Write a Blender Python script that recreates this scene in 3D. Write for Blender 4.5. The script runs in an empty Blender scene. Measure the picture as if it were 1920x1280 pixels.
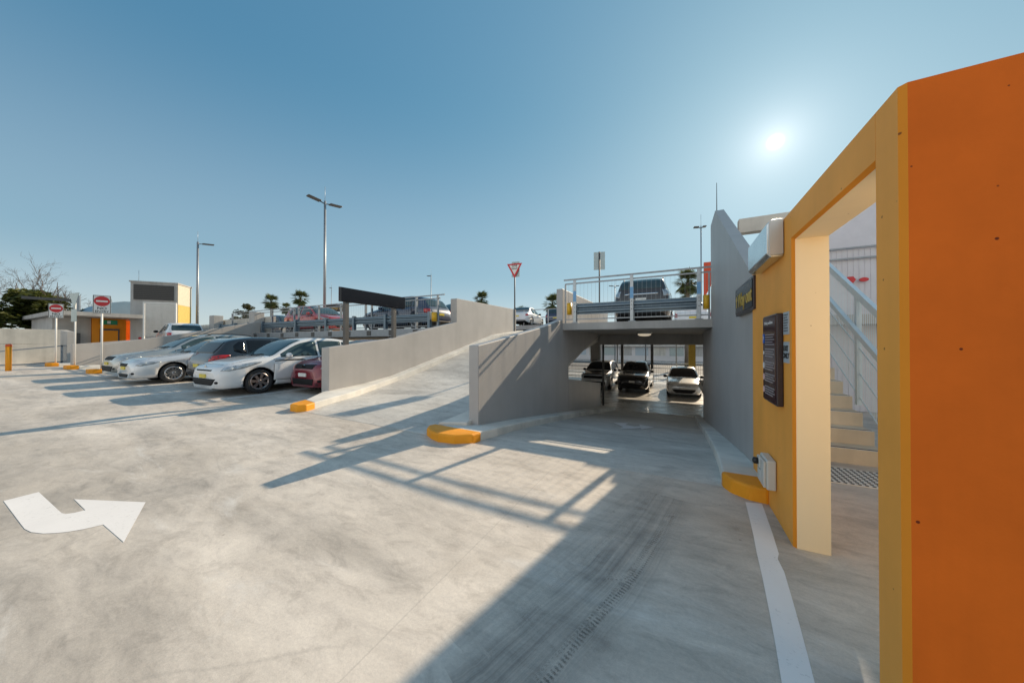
import bpy, bmesh, math, random
from mathutils import Vector, Matrix
from mathutils.bvhtree import BVHTree
from mathutils.geometry import delaunay_2d_cdt
R = math.radians
random.seed(7)
S = bpy.context.scene
C = S.collection

# ------------------------------------------------------------------ camera
EYE = 1.46
YAW, PITCH, F = 27.17, 0.4, 600.0
cd = bpy.data.cameras.new('camera'); cam = bpy.data.objects.new('camera', cd); C.objects.link(cam)
cd.sensor_width = 36; cd.lens = 36 * F / 1920; cd.clip_start = 0.05; cd.clip_end = 3000
cam.location = (0, 0, EYE); cam.rotation_euler = (R(90 + PITCH), 0, R(YAW))
S.camera = cam

# ------------------------------------------------------------------ sky and sun
SUN_EL, SUN_AZ = 26.0, 12.4          # azimuth from +Y towards +X
sv = Vector((math.sin(R(SUN_AZ)) * math.cos(R(SUN_EL)), math.cos(R(SUN_AZ)) * math.cos(R(SUN_EL)), math.sin(R(SUN_EL))))
W = bpy.data.worlds.new('World'); S.world = W; W.use_nodes = True
wn, wl = W.node_tree.nodes, W.node_tree.links
wn.clear()
def wnode(t, **k):
    n = wn.new(t)
    for a, b in k.items(): setattr(n, a, b)
    return n
out = wnode('ShaderNodeOutputWorld'); bg = wnode('ShaderNodeBackground')
sky = wnode('ShaderNodeTexSky', sky_type='NISHITA', sun_disc=False, sun_elevation=R(SUN_EL), sun_rotation=R(SUN_AZ),
            altitude=50, air_density=1.0, dust_density=0.6, ozone_density=2.0)
# aureole of the sun in the air round its disc
tc = wnode('ShaderNodeTexCoord')
dot = wnode('ShaderNodeVectorMath', operation='DOT_PRODUCT'); dot.inputs[1].default_value = sv
wl.new(tc.outputs['Generated'], dot.inputs[0])
ac = wnode('ShaderNodeMath', operation='ARCCOSINE'); ac.use_clamp = False
wl.new(dot.outputs['Value'], ac.inputs[0])
def wmath(op, a, b=None, c=None):
    n = wnode('ShaderNodeMath', operation=op)
    for k, v in enumerate((a, b, c)):
        if v is None: continue
        if hasattr(v, 'links'): wl.new(v, n.inputs[k])
        else: n.inputs[k].default_value = v
    return n.outputs[0]
def falloff(width, power, amount, col):
    e = wmath('MULTIPLY', wmath('POWER', wmath('DIVIDE', ac.outputs[0], width), power), -1)
    v = wmath('MULTIPLY', wmath('EXPONENT', e), amount)
    n = wnode('ShaderNodeVectorMath', operation='SCALE'); n.inputs[0].default_value = col; wl.new(v, n.inputs['Scale']); return n.outputs[0]
def vadd(a, b):
    n = wnode('ShaderNodeVectorMath', operation='ADD'); wl.new(a, n.inputs[0]); wl.new(b, n.inputs[1]); return n.outputs[0]
glow = vadd(vadd(falloff(.0070, 2, 40, (1, .96, .86)), falloff(.042, 1, 1.5, (1, .93, .86))), falloff(.28, 1, .85, (1, .83, .78)))
# compress the physically bright part of the sky round the sun
comp = wnode('ShaderNodeVectorMath', operation='MULTIPLY'); comp.inputs[1].default_value = (.55,) * 3
wl.new(sky.outputs[0], comp.inputs[0])
one = wnode('ShaderNodeVectorMath', operation='ADD'); one.inputs[1].default_value = (1, 1, 1)
wl.new(comp.outputs[0], one.inputs[0])
div = wnode('ShaderNodeVectorMath', operation='DIVIDE'); wl.new(sky.outputs[0], div.inputs[0]); wl.new(one.outputs[0], div.inputs[1])
tint = wnode('ShaderNodeVectorMath', operation='MULTIPLY'); tint.inputs[1].default_value = (.40, .86, 1.10)
wl.new(div.outputs[0], tint.inputs[0])
# pale haze band towards the horizon
sepz = wnode('ShaderNodeSeparateXYZ'); wl.new(tc.outputs['Generated'], sepz.inputs[0])
hz = wnode('ShaderNodeValToRGB'); wl.new(sepz.outputs['Z'], hz.inputs[0]); hz.color_ramp.interpolation = 'EASE'
hz.color_ramp.elements[0].position = 0; hz.color_ramp.elements[0].color = (1.24, .86, .60, 1)
hz.color_ramp.elements[1].position = .62; hz.color_ramp.elements[1].color = (.02, .03, .02, 1)
e = hz.color_ramp.elements.new(.22); e.color = (.42, .34, .26, 1)
hadd = wnode('ShaderNodeVectorMath', operation='ADD')
# sky opposite the sun brightened and warmed as added fill to lift the shade
back = wmath('MULTIPLY_ADD', wmath('MAXIMUM', wmath('MULTIPLY', sepz.outputs['Y'], -1), 0), 1.6, 1.0)
hsc = wnode('ShaderNodeVectorMath', operation='SCALE'); wl.new(hz.outputs[0], hsc.inputs[0]); wl.new(back, hsc.inputs['Scale'])
add = wnode('ShaderNodeVectorMath', operation='ADD'); fill_lobe = wnode('ShaderNodeVectorMath', operation='SCALE'); fill_lobe.inputs[0].default_value = (1.25, 1.08, .92)
wl.new(wmath('MAXIMUM', wmath('MULTIPLY_ADD', sepz.outputs['Y'], -1, .05), 0), fill_lobe.inputs['Scale'])
tl_ = wnode('ShaderNodeVectorMath', operation='ADD'); wl.new(tint.outputs[0], tl_.inputs[0]); wl.new(fill_lobe.outputs[0], tl_.inputs[1])
wl.new(tl_.outputs[0], hadd.inputs[0]); wl.new(hsc.outputs[0], hadd.inputs[1]); wl.new(hadd.outputs[0], add.inputs[0]); wl.new(glow, add.inputs[1])
wl.new(add.outputs[0], bg.inputs[0]); bg.inputs[1].default_value = 0.12
wl.new(bg.outputs[0], out.inputs[0])
ld = bpy.data.lights.new('sun', 'SUN'); ld.energy = 2.0; ld.angle = R(0.5); ld.color = (1, .82, .60)
sun = bpy.data.objects.new('sun', ld); C.objects.link(sun)
sun.rotation_euler = (-sv).to_track_quat('-Z', 'Y').to_euler(); sun.location = sv * 60
S.view_settings.view_transform = 'Standard'; S.view_settings.look = 'None'
S.view_settings.exposure = 1.5; S.view_settings.gamma = 1
S.cycles.max_bounces = 8; S.cycles.diffuse_bounces = 4

# ------------------------------------------------------------------ helpers
def ss(a, b, x):
    t = max(0.0, min(1.0, (x - a) / (b - a))); return t * t * (3 - 2 * t)
def interp(pts, x):
    if x <= pts[0][0]: return pts[0][1]
    for (a, u), (b, v) in zip(pts, pts[1:]):
        if x <= b: return u + (v - u) * (x - a) / (b - a)
    return pts[-1][1]
def smooth_interp(pts, x):
    # monotone cubic through the points
    n = len(pts)
    if x <= pts[0][0]: return pts[0][1]
    if x >= pts[-1][0]: return pts[-1][1]
    for i in range(n - 1):
        if x <= pts[i + 1][0]: break
    def sl(j): return (pts[j + 1][1] - pts[j][1]) / (pts[j + 1][0] - pts[j][0])
    def tg(j):
        if j == 0: return sl(0)
        if j == n - 1: return sl(n - 2)
        a, b = sl(j - 1), sl(j)
        return 0 if a * b <= 0 else 2 * a * b / (a + b)
    h = pts[i + 1][0] - pts[i][0]; t = (x - pts[i][0]) / h
    return ((2*t**3 - 3*t*t + 1) * pts[i][1] + (t**3 - 2*t*t + t) * h * tg(i)
            + (-2*t**3 + 3*t*t) * pts[i+1][1] + (t**3 - t*t) * h * tg(i+1))
def gz(x, y=0): return 0.014 * max(0.0, -x - 2)             # the deck's fall
def rampdown(y): return -smooth_interp([(3.9, 0), (4.6, .05), (6.1, .25), (9.9, .80), (13.8, 1.34), (14.5, 1.4)], y)
def rampup(y): return smooth_interp([(3.6, .06), (5, .08), (7, .33), (10.15, 1.06), (12.2, 1.56), (14.2, 1.96), (16, 2.06), (17, 2.1), (20.5, 2.72), (21.5, 2.8)], y)
cy, sy = math.cos(R(YAW)), math.sin(R(YAW))
def ray(px, py):
    t = (px - 960) / F; v = -(py - 644.2) / F
    return Vector((-sy + cy * t, cy + sy * t, v))
def G(px, py, z=0.0):                                       # photo pixel -> point of the ground plane
    r = ray(px, py); d = (z - EYE) / r.z
    p = r * d
    for _ in range(4):
        d = (z + gz(p.x, p.y) - EYE) / r.z; p = r * d
    return p.x, p.y

class MB:
    def __init__(s): s.bm = bmesh.new(); s.mi = 0
    def face(s, vs):
        try: f = s.bm.faces.new(vs); f.material_index = s.mi; return f
        except ValueError: return None
    def box(s, x0, x1, y0, y1, z0, z1, rot=None, bev=0):
        b = bmesh.new() if bev else s.bm
        M = Matrix.Translation(((x0+x1)/2, (y0+y1)/2, (z0+z1)/2))
        if rot is not None: M = M @ rot
        r = bmesh.ops.create_cube(b, size=1, matrix=M @ Matrix.Diagonal((abs(x1-x0), abs(y1-y0), abs(z1-z0), 1)))
        if bev:
            bmesh.ops.bevel(b, geom=b.edges[:], offset=bev, segments=2, profile=.5, affect='EDGES'); s.merge(b)
        else:
            for f in {f for v in r['verts'] for f in v.link_faces}: f.material_index = s.mi
        return s
    def merge(s, b, M=None):
        mp = {}
        for v in b.verts: mp[v] = s.bm.verts.new(M @ v.co if M else v.co)
        for f in b.faces:
            nf = s.face([mp[v] for v in f.verts])
            if nf and f.smooth: nf.smooth = True
        b.free()
    def tube(s, pts, r, seg=8, cap=True, r1=None):
        pts = [Vector(p) for p in pts]; n = len(pts); rings = []
        for i, p in enumerate(pts):
            d = (pts[min(i+1, n-1)] - pts[max(i-1, 0)]).normalized()
            a = d.cross(Vector((0, 0, 1)) if abs(d.z) < .9 else Vector((1, 0, 0))).normalized(); b = d.cross(a)
            rr = r if r1 is None else r + (r1 - r) * i / max(1, n-1)
            rings.append([s.bm.verts.new(p + a * (rr * math.cos(2*math.pi*k/seg)) + b * (rr * math.sin(2*math.pi*k/seg))) for k in range(seg)])
        for A, B in zip(rings, rings[1:]):
            for k in range(seg):
                f = s.face([A[k], A[(k+1) % seg], B[(k+1) % seg], B[k]])
                if f: f.smooth = seg > 5
        if cap: s.face(rings[0][::-1]); s.face(rings[-1])
        return s
    def bar(s, p, q, w, h):                                # rectangular bar from p to q
        p, q = Vector(p), Vector(q); d = (q - p); L = d.length; d.normalize()
        up = Vector((0, 0, 1)) if abs(d.z) < .95 else Vector((0, 1, 0))
        a = d.cross(up).normalized(); b = a.cross(d)
        vs = [s.bm.verts.new(c + a * (i * w / 2) + b * (j * h / 2)) for c in (p, q) for i, j in ((-1,-1),(1,-1),(1,1),(-1,1))]
        for idx in ((0,1,2,3), (7,6,5,4), (0,4,5,1), (1,5,6,2), (2,6,7,3), (3,7,4,0)): s.face([vs[k] for k in idx])
        return s
    def prism(s, pts, lo, hi, axis='z'):                   # polygon extruded along an axis
        def mk(a, b, t): return {'z': (a, b, t), 'x': (t, a, b), 'y': (a, t, b)}[axis]
        A = [s.bm.verts.new(mk(a, b, lo)) for a, b in pts]; B = [s.bm.verts.new(mk(a, b, hi)) for a, b in pts]
        s.face(A[::-1]); s.face(B); n = len(pts)
        for i in range(n): s.face([A[i], A[(i+1) % n], B[(i+1) % n], B[i]])
        return s
    def lathe(s, prof, seg=24, M=None, smooth=True):       # (r, z) profile round z
        M = M or Matrix(); rings = []
        for r, z in prof:
            rings.append([s.bm.verts.new(M @ Vector((r*math.cos(2*math.pi*k/seg), r*math.sin(2*math.pi*k/seg), z))) for k in range(seg)])
        for A, B in zip(rings, rings[1:]):
            for k in range(seg):
                f = s.face([A[k], A[(k+1) % seg], B[(k+1) % seg], B[k]])
                if f: f.smooth = smooth
        s.face(rings[0][::-1]); s.face(rings[-1])
        return s
    def strip(s, left, right, top, base, drop=.3):         # kerb / road body between two plan polylines
        n = len(left); T = []
        for (a, b) in zip(left, right):
            T.append([s.bm.verts.new((a[0], a[1], base(a[0], a[1]) - drop)), s.bm.verts.new((a[0], a[1], top(a[0], a[1]))),
                      s.bm.verts.new((b[0], b[1], top(b[0], b[1]))), s.bm.verts.new((b[0], b[1], base(b[0], b[1]) - drop))])
        for P, Q in zip(T, T[1:]):
            for k in range(3): s.face([P[k], P[k+1], Q[k+1], Q[k]])
        s.face(T[0]); s.face(T[-1][::-1])
        return s
    def build(s, name, mat, parent=None, bevel=0, smooth=False):
        me = bpy.data.meshes.new(name)
        bmesh.ops.recalc_face_normals(s.bm, faces=s.bm.faces[:])
        if bevel:
            ed = [e for e in s.bm.edges if len(e.link_faces) == 2 and e.calc_face_angle(0) > .5]
            bmesh.ops.bevel(s.bm, geom=ed, offset=bevel, segments=2, profile=.5, affect='EDGES', clamp_overlap=True)
        s.bm.to_mesh(me); s.bm.free()
        for m in (mat if isinstance(mat, (list, tuple)) else [mat]): me.materials.append(m)
        if smooth:
            for p in me.polygons: p.use_smooth = True
        o = bpy.data.objects.new(name, me); C.objects.link(o)
        if parent: o.parent = parent
        return o
def tag(o, label=None, cat=None, group=None, kind=None):
    if label: o['label'] = label
    if cat: o['category'] = cat
    if group: o['group'] = group
    if kind: o['kind'] = kind
    return o
def empty(name, loc, rz, label, cat, group=None):
    o = bpy.data.objects.new(name, None); C.objects.link(o); o.location = loc; o.rotation_euler = (0, 0, rz)
    o.empty_display_size = .2
    return tag(o, label, cat, group)
def copy_tree(o, parent=None):
    c = o.copy(); C.objects.link(c)
    if parent: c.parent = parent
    for ch in list(o.children): copy_tree(ch, c)
    return c
def text(txt, size, mat, parent, loc, rot, name='lettering', extrude=.002, align='CENTER', sx=1.0, bold=0.0, spacing=1.0):
    cu = bpy.data.curves.new(name, 'FONT'); cu.body = txt; cu.size = size; cu.extrude = extrude
    cu.align_x = align; cu.align_y = 'CENTER'; cu.offset = bold; cu.space_line = spacing; cu.resolution_u = 3
    t = bpy.data.objects.new('tmp', cu); C.objects.link(t)
    dg = bpy.context.evaluated_depsgraph_get()
    me = bpy.data.meshes.new_from_object(t.evaluated_get(dg)); me.name = name
    bpy.data.objects.remove(t)
    me.materials.clear(); me.materials.append(mat)
    for v in me.vertices: v.co.x *= sx
    o = bpy.data.objects.new(name, me); C.objects.link(o); o.location = loc; o.rotation_euler = rot; o.parent = parent
    return o

# ------------------------------------------------------------------ materials
def new_mat(name):
    m = bpy.data.materials.new(name); m.use_nodes = True
    nt = m.node_tree; b = nt.nodes['Principled BSDF']
    return m, nt, b
def nd(nt, t, **k):
    n = nt.nodes.new(t)
    for a, v in k.items(): setattr(n, a, v)
    return n
def noise(nt, scale, detail=5, rough=.55, vec=None, stretch=None, rotz=0):
    co = nd(nt, 'ShaderNodeTexCoord'); v = co.outputs['Object']
    if vec: v = vec
    if stretch or rotz:
        mp = nd(nt, 'ShaderNodeMapping'); mp.inputs['Scale'].default_value = stretch or (1, 1, 1); mp.inputs['Rotation'].default_value = (0, 0, rotz)
        nt.links.new(v, mp.inputs[0]); v = mp.outputs[0]
    n = nd(nt, 'ShaderNodeTexNoise'); n.inputs['Scale'].default_value = scale; n.inputs['Detail'].default_value = detail; n.inputs['Roughness'].default_value = rough
    nt.links.new(v, n.inputs['Vector']); return n.outputs['Fac']
def ramp_(nt, fac, stops):
    r = nd(nt, 'ShaderNodeValToRGB'); nt.links.new(fac, r.inputs[0])
    e = r.color_ramp.elements
    while len(e) < len(stops): e.new(.5)
    for k, (p, c) in enumerate(stops):
        e[k].position = p; e[k].color = (*c, 1) if len(c) == 3 else c
    return r.outputs[0]
def mixc(nt, a, b, fac, mode='MIX'):
    m = nd(nt, 'ShaderNodeMix', data_type='RGBA', blend_type=mode)
    for sock, v in ((m.inputs[0], fac), (m.inputs[6], a), (m.inputs[7], b)):
        if hasattr(v, 'links'): nt.links.new(v, sock)
        elif isinstance(v, (int, float)): sock.default_value = v
        else: sock.default_value = (*v, 1)
    return m.outputs[2]
def bump(nt, b, h, strength=.2, dist=.01):
    n = nd(nt, 'ShaderNodeBump'); n.inputs['Strength'].default_value = strength; n.inputs['Distance'].default_value = dist
    nt.links.new(h, n.inputs['Height']); nt.links.new(n.outputs[0], b.inputs['Normal'])
def plain(name, col, rough=.5, metal=0, vary=.12, scale=6, coat=0, spec=.5, bumpy=0, streak=False):
    m, nt, b = new_mat(name)
    f = noise(nt, scale, 4, .6, stretch=(1, 1, .15) if streak else None)
    lo = tuple(c * (1 - vary) for c in col); hi = tuple(min(1, c * (1 + vary)) for c in col)
    nt.links.new(ramp_(nt, f, [(.25, lo), (.75, hi)]), b.inputs['Base Color'])
    b.inputs['Roughness'].default_value = rough; b.inputs['Metallic'].default_value = metal
    b.inputs['Coat Weight'].default_value = coat; b.inputs['Coat Roughness'].default_value = .05
    b.inputs['Specular IOR Level'].default_value = spec
    if bumpy: bump(nt, b, noise(nt, scale * 25, 3), bumpy, .004)
    return m
def concrete_floor(name, dark, light, rough=.62, streak_rot=.35, stain=.5):
    m, nt, b = new_mat(name)
    def dnoise(scale, detail, r, dist, st, rot):
        o = noise(nt, scale, detail, r, stretch=st, rotz=rot); o.node.inputs['Distortion'].default_value = dist; return o
    big = dnoise(.42, 8, .66, .5, (.6, 1.5, 1), streak_rot)
    streak = dnoise(1.3, 9, .72, .45, (.42, 1.35, 1), streak_rot)
    swirl = dnoise(5.5, 8, .74, .7, (.6, 1.3, 1), streak_rot + .5)
    fine = noise(nt, 55, 4, .7); grit = noise(nt, 260, 2, .6)
    mid = tuple((p + q) / 2 for p, q in zip(dark, light))
    c = ramp_(nt, big, [(.34, dark), (.50, mid), (.64, light)])
    c = mixc(nt, c, ramp_(nt, streak, [(.34, (.70, .695, .685)), (.50, (.97, .97, .965)), (.66, (1.12, 1.12, 1.11))]), .85, 'MULTIPLY')
    c = mixc(nt, c, ramp_(nt, swirl, [(.34, (.76, .755, .75)), (.50, (1, 1, 1)), (.68, (1.12, 1.12, 1.11))]), .85, 'MULTIPLY')
    c = mixc(nt, c, ramp_(nt, fine, [(.3, (.86, .86, .86)), (.7, (1.09, 1.09, 1.09))]), .7, 'MULTIPLY')
    c = mixc(nt, c, ramp_(nt, grit, [(.36, (.76, .76, .76)), (.5, (1, 1, 1))]), .5, 'MULTIPLY')
    blot = dnoise(.8, 7, .72, .6, (1, 1, 1), 0)
    c = mixc(nt, c, ramp_(nt, blot, [(.33, (.74, .72, .70)), (.46, (1, 1, 1))]), stain, 'MULTIPLY')
    pale = dnoise(1.1, 9, .75, 1.0, (.5, 1.6, 1), -.45)
    c = mixc(nt, c, (.80, .78, .75), ramp_(nt, pale, [(.57, (0, 0, 0)), (.74, (.55, .55, .55))]))
    vo = nd(nt, 'ShaderNodeTexVoronoi'); vo.inputs['Scale'].default_value = 3.2
    co = nd(nt, 'ShaderNodeTexCoord'); nt.links.new(co.outputs['Object'], vo.inputs['Vector'])
    c = mixc(nt, c, ramp_(nt, vo.outputs['Distance'], [(.018, (.42, .40, .37)), (.040, (1, 1, 1))]), .6, 'MULTIPLY')
    bk = nd(nt, 'ShaderNodeTexBrick'); bk.offset = 0; bk.inputs['Scale'].default_value = 1; bk.inputs['Brick Width'].default_value = 4.9; bk.inputs['Row Height'].default_value = 5.6
    bk.inputs['Mortar Size'].default_value = .006; bk.inputs['Mortar Smooth'].default_value = .6
    mpj = nd(nt, 'ShaderNodeMapping'); mpj.inputs['Location'].default_value = (1.3, 2.9, 0); nt.links.new(co.outputs['Object'], mpj.inputs[0]); nt.links.new(mpj.outputs[0], bk.inputs['Vector'])
    c = mixc(nt, c, (.22, .20, .18), ramp_(nt, bk.outputs['Fac'], [(.2, (0,)*3), (.9, (.20,)*3)]))
    # oil drips and hairline cracks
    vc = nd(nt, 'ShaderNodeTexVoronoi', feature='DISTANCE_TO_EDGE'); vc.inputs['Scale'].default_value = .33
    wv_ = nd(nt, 'ShaderNodeMix', data_type='VECTOR'); wv_.inputs[0].default_value = .10
    nz = nd(nt, 'ShaderNodeTexNoise'); nz.inputs['Scale'].default_value = 2.2; nz.inputs['Detail'].default_value = 6; nt.links.new(co.outputs['Object'], nz.inputs['Vector'])
    nt.links.new(co.outputs['Object'], wv_.inputs[4]); nt.links.new(nz.outputs['Color'], wv_.inputs[5]); nt.links.new(wv_.outputs[1], vc.inputs['Vector'])
    msk = noise(nt, .25, 3, .5)
    ck = mixc(nt, ramp_(nt, vc.outputs['Distance'], [(.0, (.22,)*3), (.003, (0,)*3)]), ramp_(nt, msk, [(.50, (0,)*3), (.56, (1,)*3)]), 1, 'MULTIPLY')
    c = mixc(nt, c, (.25, .23, .21), ck)
    oil = nd(nt, 'ShaderNodeTexVoronoi'); oil.inputs['Scale'].default_value = .55; nt.links.new(wv_.outputs[1], oil.inputs['Vector'])
    c = mixc(nt, c, (.20, .19, .175), ramp_(nt, oil.outputs['Distance'], [(.02, (.45,)*3), (.10, (0,)*3)]))
    nt.links.new(c, b.inputs['Base Color'])
    nt.links.new(ramp_(nt, streak, [(.3, (rough-.16,)*3), (.7, (rough+.14,)*3)]), b.inputs['Roughness'])
    bump(nt, b, fine, .25, .004)
    return m
def wall_paint(name, col, vary=.10, rough=.7, pores=.5, drip=.25, spot=(.3, .2, .12), cut=.035, pore_scale=3.0, spec=.35):
    m, nt, b = new_mat(name)
    f = noise(nt, 1.2, 6, .6); d = noise(nt, 2.2, 5, .6, stretch=(1, 1, .07)); fine = noise(nt, 90, 3, .6)
    lo = tuple(c * (1 - vary) for c in col); hi = tuple(min(1, c * (1 + vary)) for c in col)
    c = ramp_(nt, f, [(.3, lo), (.7, hi)])
    c = mixc(nt, c, ramp_(nt, d, [(.32, (.82, .82, .82)), (.55, (1, 1, 1)), (.75, (1.06, 1.06, 1.06))]), drip * 3 if drip < .33 else 1, 'MULTIPLY')
    co = nd(nt, 'ShaderNodeTexCoord')
    vo = nd(nt, 'ShaderNodeTexVoronoi'); vo.inputs['Scale'].default_value = pore_scale; vo.inputs['Randomness'].default_value = 1
    wob = noise(nt, 22, 3, .6)
    dist = nd(nt, 'ShaderNodeMath', operation='MULTIPLY_ADD'); nt.links.new(wob, dist.inputs[0]); dist.inputs[1].default_value = .05; nt.links.new(vo.outputs['Distance'], dist.inputs[2])
    nt.links.new(co.outputs['Object'], vo.inputs['Vector'])
    if pores:
        c = mixc(nt, c, spot, ramp_(nt, dist.outputs[0], [(cut + .028, (1, 1, 1)), (cut + .042, (0, 0, 0))]))
    nt.links.new(c, b.inputs['Base Color']); b.inputs['Roughness'].default_value = rough; b.inputs['Specular IOR Level'].default_value = spec
    bump(nt, b, mixc(nt, fine, f, .5), .22, .004)
    return m
M = {}
M['deck'] = concrete_floor('deck_concrete', (.50, .445, .385), (.71, .645, .575), streak_rot=.75)
M['ramp'] = concrete_floor('ramp_concrete', (.50, .475, .44), (.70, .67, .62), streak_rot=1.4)
M['floor'] = concrete_floor('sealed_floor', (.48, .46, .43), (.64, .62, .58), rough=.30, streak_rot=.2)
M['kerb'] = wall_paint('kerb_concrete', (.72, .69, .63), .18, .8, .5, .2, (.25, .24, .22), .03, 6)
M['step'] = wall_paint('step_concrete', (.70, .60, .46), .16, .8, .5, .2, (.3, .26, .2), .02, 6)
M['grey_wall'] = wall_paint('grey_wall_paint', (.43, .415, .405), .07, .50, .5, .11, (.24, .23, .22), .012)
M['ramp_wall'] = wall_paint('ramp_wall_paint', (.47, .44, .41), .07, .7, .5, .11, (.25, .23, .21), .012)
M['slab'] = wall_paint('slab_concrete', (.46, .44, .415), .12, .75, .4, .3, (.2, .19, .18), .015)
M['precast'] = wall_paint('precast_concrete', (.58, .55, .49), .16, .85, .5, .33, (.3, .28, .24), .02)
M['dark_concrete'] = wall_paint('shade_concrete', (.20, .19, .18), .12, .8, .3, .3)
M['yellow'] = wall_paint('yellow_wall_paint', (.90, .40, .075), .09, .6, 1, .16, (.40, .17, .03), .034, 9, .2)
M['orange'] = wall_paint('orange_wall_paint', (.74, .152, .014), .15, .62, 1, .22, (.16, .03, .01), .046, 11, .12)
M['cream'] = wall_paint('cream_reveal_paint', (.88, .72, .49), .03, .65, 1, .10, (.5, .36, .2), .03, 9, .2)
M['edge_orange'] = wall_paint('edge_orange_paint', (.80, .28, .025), .06, .6, 1, .1, (.25, .08, .02), .02, 6, .15)
M['kerb_yellow'] = wall_paint('kerb_yellow_paint', (.84, .33, .012), .16, .55, 1, .1, (.3, .16, .04), .025, 9)
M['white_paint'] = wall_paint('white_road_paint', (.74, .72, .70), .05, .6, 1, .1, (.5, .48, .45), .01, 9)
def worn_paint(name, col, thr, amt):
    m, nt, b = new_mat(name); b.inputs['Roughness'].default_value = .62; b.inputs['Specular IOR Level'].default_value = .3
    f = noise(nt, 1.2, 6, .65); nt.links.new(ramp_(nt, f, [(.3, tuple(c * .90 for c in col)), (.7, col)]), b.inputs['Base Color'])
    w1 = noise(nt, 38, 6, .75); w2 = noise(nt, 2.2, 5, .6, stretch=(.5, 1.6, 1), rotz=.7)
    a = mixc(nt, ramp_(nt, w1, [(thr, (0,)*3), (thr + .10, (1,)*3)]), (1, 1, 1), ramp_(nt, w2, [(.36, (1 - amt,)*3), (.52, (1,)*3)]))
    tr = nd(nt, 'ShaderNodeBsdfTransparent'); mx = nd(nt, 'ShaderNodeMixShader')
    nt.links.new(a, mx.inputs[0]); nt.links.new(tr.outputs[0], mx.inputs[1]); nt.links.new(b.outputs[0], mx.inputs[2])
    nt.links.new(mx.outputs[0], nt.nodes['Material Output'].inputs[0]); return m
M['white_paint'] = worn_paint('white_road_paint', (.88, .85, .83), .33, .42)
M['line_paint'] = worn_paint('worn_bay_line', (.84, .83, .81), .42, .8)
M['galv'] = plain('galvanised_steel', (.42, .45, .47), .42, .75, .15, 8)
M['rail_grey'] = plain('rail_steel', (.30, .32, .34), .45, .6, .12, 8)
M['pale_steel'] = plain('pale_blue_steel', (.62, .72, .76), .4, 0, .05)
M['olive_yellow'] = plain('olive_yellow', (.42, .30, .05), .6)
M['tower_yellow'] = plain('tower_yellow', (.60, .42, .10), .6)
M['blue_steel'] = plain('blue_film_steel', (.16, .34, .56), .4, .3, .1, 8)
M['guard'] = plain('guard_rail_steel', (.16, .21, .25), .42, .6, .12, 5)
M['yellow_plastic'] = plain('yellow_plastic', (.75, .42, .02), .4, 0, .06)
M['black_panel'] = plain('black_panel', (.010, .010, .014), .22, 0, .1, 2, 0, .22)
M['dark_frame'] = plain('dark_frame', (.035, .022, .026), .35, 0, .1)
M['dark_post'] = plain('dark_post', (.10, .095, .09), .5, .4, .15)
M['sign_white'] = plain('sign_white', (.80, .78, .74), .35, 0, .03)
M['sign_red'] = plain('sign_red', (.60, .02, .025), .35, 0, .04)
M['sign_black'] = plain('sign_black', (.02, .02, .02), .4, 0, .04)
M['sign_back'] = plain('sign_back', (.36, .42, .42), .45, .7, .08)
M['sign_grey'] = plain('notice_grey', (.42, .48, .52), .4, 0, .05)
M['sign_blue'] = plain('sign_blue', (.02, .13, .55), .4)
M['sign_green'] = plain('sign_green', (.02, .26, .12), .4)
M['letter_yellow'] = plain('letter_yellow', (.58, .40, .06), .4)
M['letter_white'] = plain('letter_white', (.78, .78, .78), .4)
M['letter_dim'] = plain('letter_dim', (.34, .31, .33), .4)
M['letter_pink'] = plain('letter_pink', (.75, .5, .5), .4)
M['stainless'] = plain('stainless_steel', (.62, .66, .67), .25, .9, .08, 3)
M['alu'] = plain('brushed_aluminium', (.55, .53, .50), .42, .7, .08, 3)
M['plastic_grey'] = plain('grey_plastic', (.62, .61, .57), .4, 0, .04)
M['tyre'] = plain('tyre_rubber', (.022, .022, .023), .75, 0, .2, 20)
M['rim'] = plain('rim_alloy', (.55, .55, .56), .28, .85, .08)
M['rim_dark'] = plain('rim_alloy_bronze', (.30, .26, .25), .3, .8, .08)
M['trim'] = plain('black_trim', (.014, .014, .015), .6, 0, .1, 6, 0, .2)
M['chrome'] = plain('chrome', (.72, .72, .73), .12, 1, .03)
M['lamp_clear'] = plain('lamp_clear', (.40, .44, .47), .10, .4, .40, 18, .6)
M['lamp_red'] = plain('lamp_red', (.50, .015, .015), .12, 0, .2, 14, .8)
M['lamp_amber'] = plain('lamp_amber', (.75, .25, .02), .2, 0, .1, 14, .5)
M['plate_yellow'] = plain('plate_yellow', (.72, .56, .05), .35)
M['plate_white'] = plain('plate_white', (.75, .75, .72), .35)
def glass(name, col):
    m, nt, b = new_mat(name)
    nt.links.new(ramp_(nt, noise(nt, 1.5, 2), [(.3, tuple(c*.7 for c in col)), (.7, tuple(c*1.3 for c in col))]), b.inputs['Base Color'])
    b.inputs['Roughness'].default_value = .04; b.inputs['Specular IOR Level'].default_value = .38
    b.inputs['Coat Weight'].default_value = .0; b.inputs['Coat Roughness'].default_value = .02
    return m
M['glass'] = glass('car_glass', (.045, .075, .085))
M['glass_dark'] = glass('tinted_glass', (.012, .014, .018))
def car_paint(name, col, metal=.0, rough=.3):
    m, nt, b = new_mat(name)
    f = noise(nt, 3, 4, .6)
    nt.links.new(ramp_(nt, f, [(.3, tuple(c*.93 for c in col)), (.7, tuple(min(1, c*1.05) for c in col))]), b.inputs['Base Color'])
    b.inputs['Metallic'].default_value = metal; b.inputs['Roughness'].default_value = rough
    b.inputs['Coat Weight'].default_value = 1; b.inputs['Coat Roughness'].default_value = .03
    return m
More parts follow.
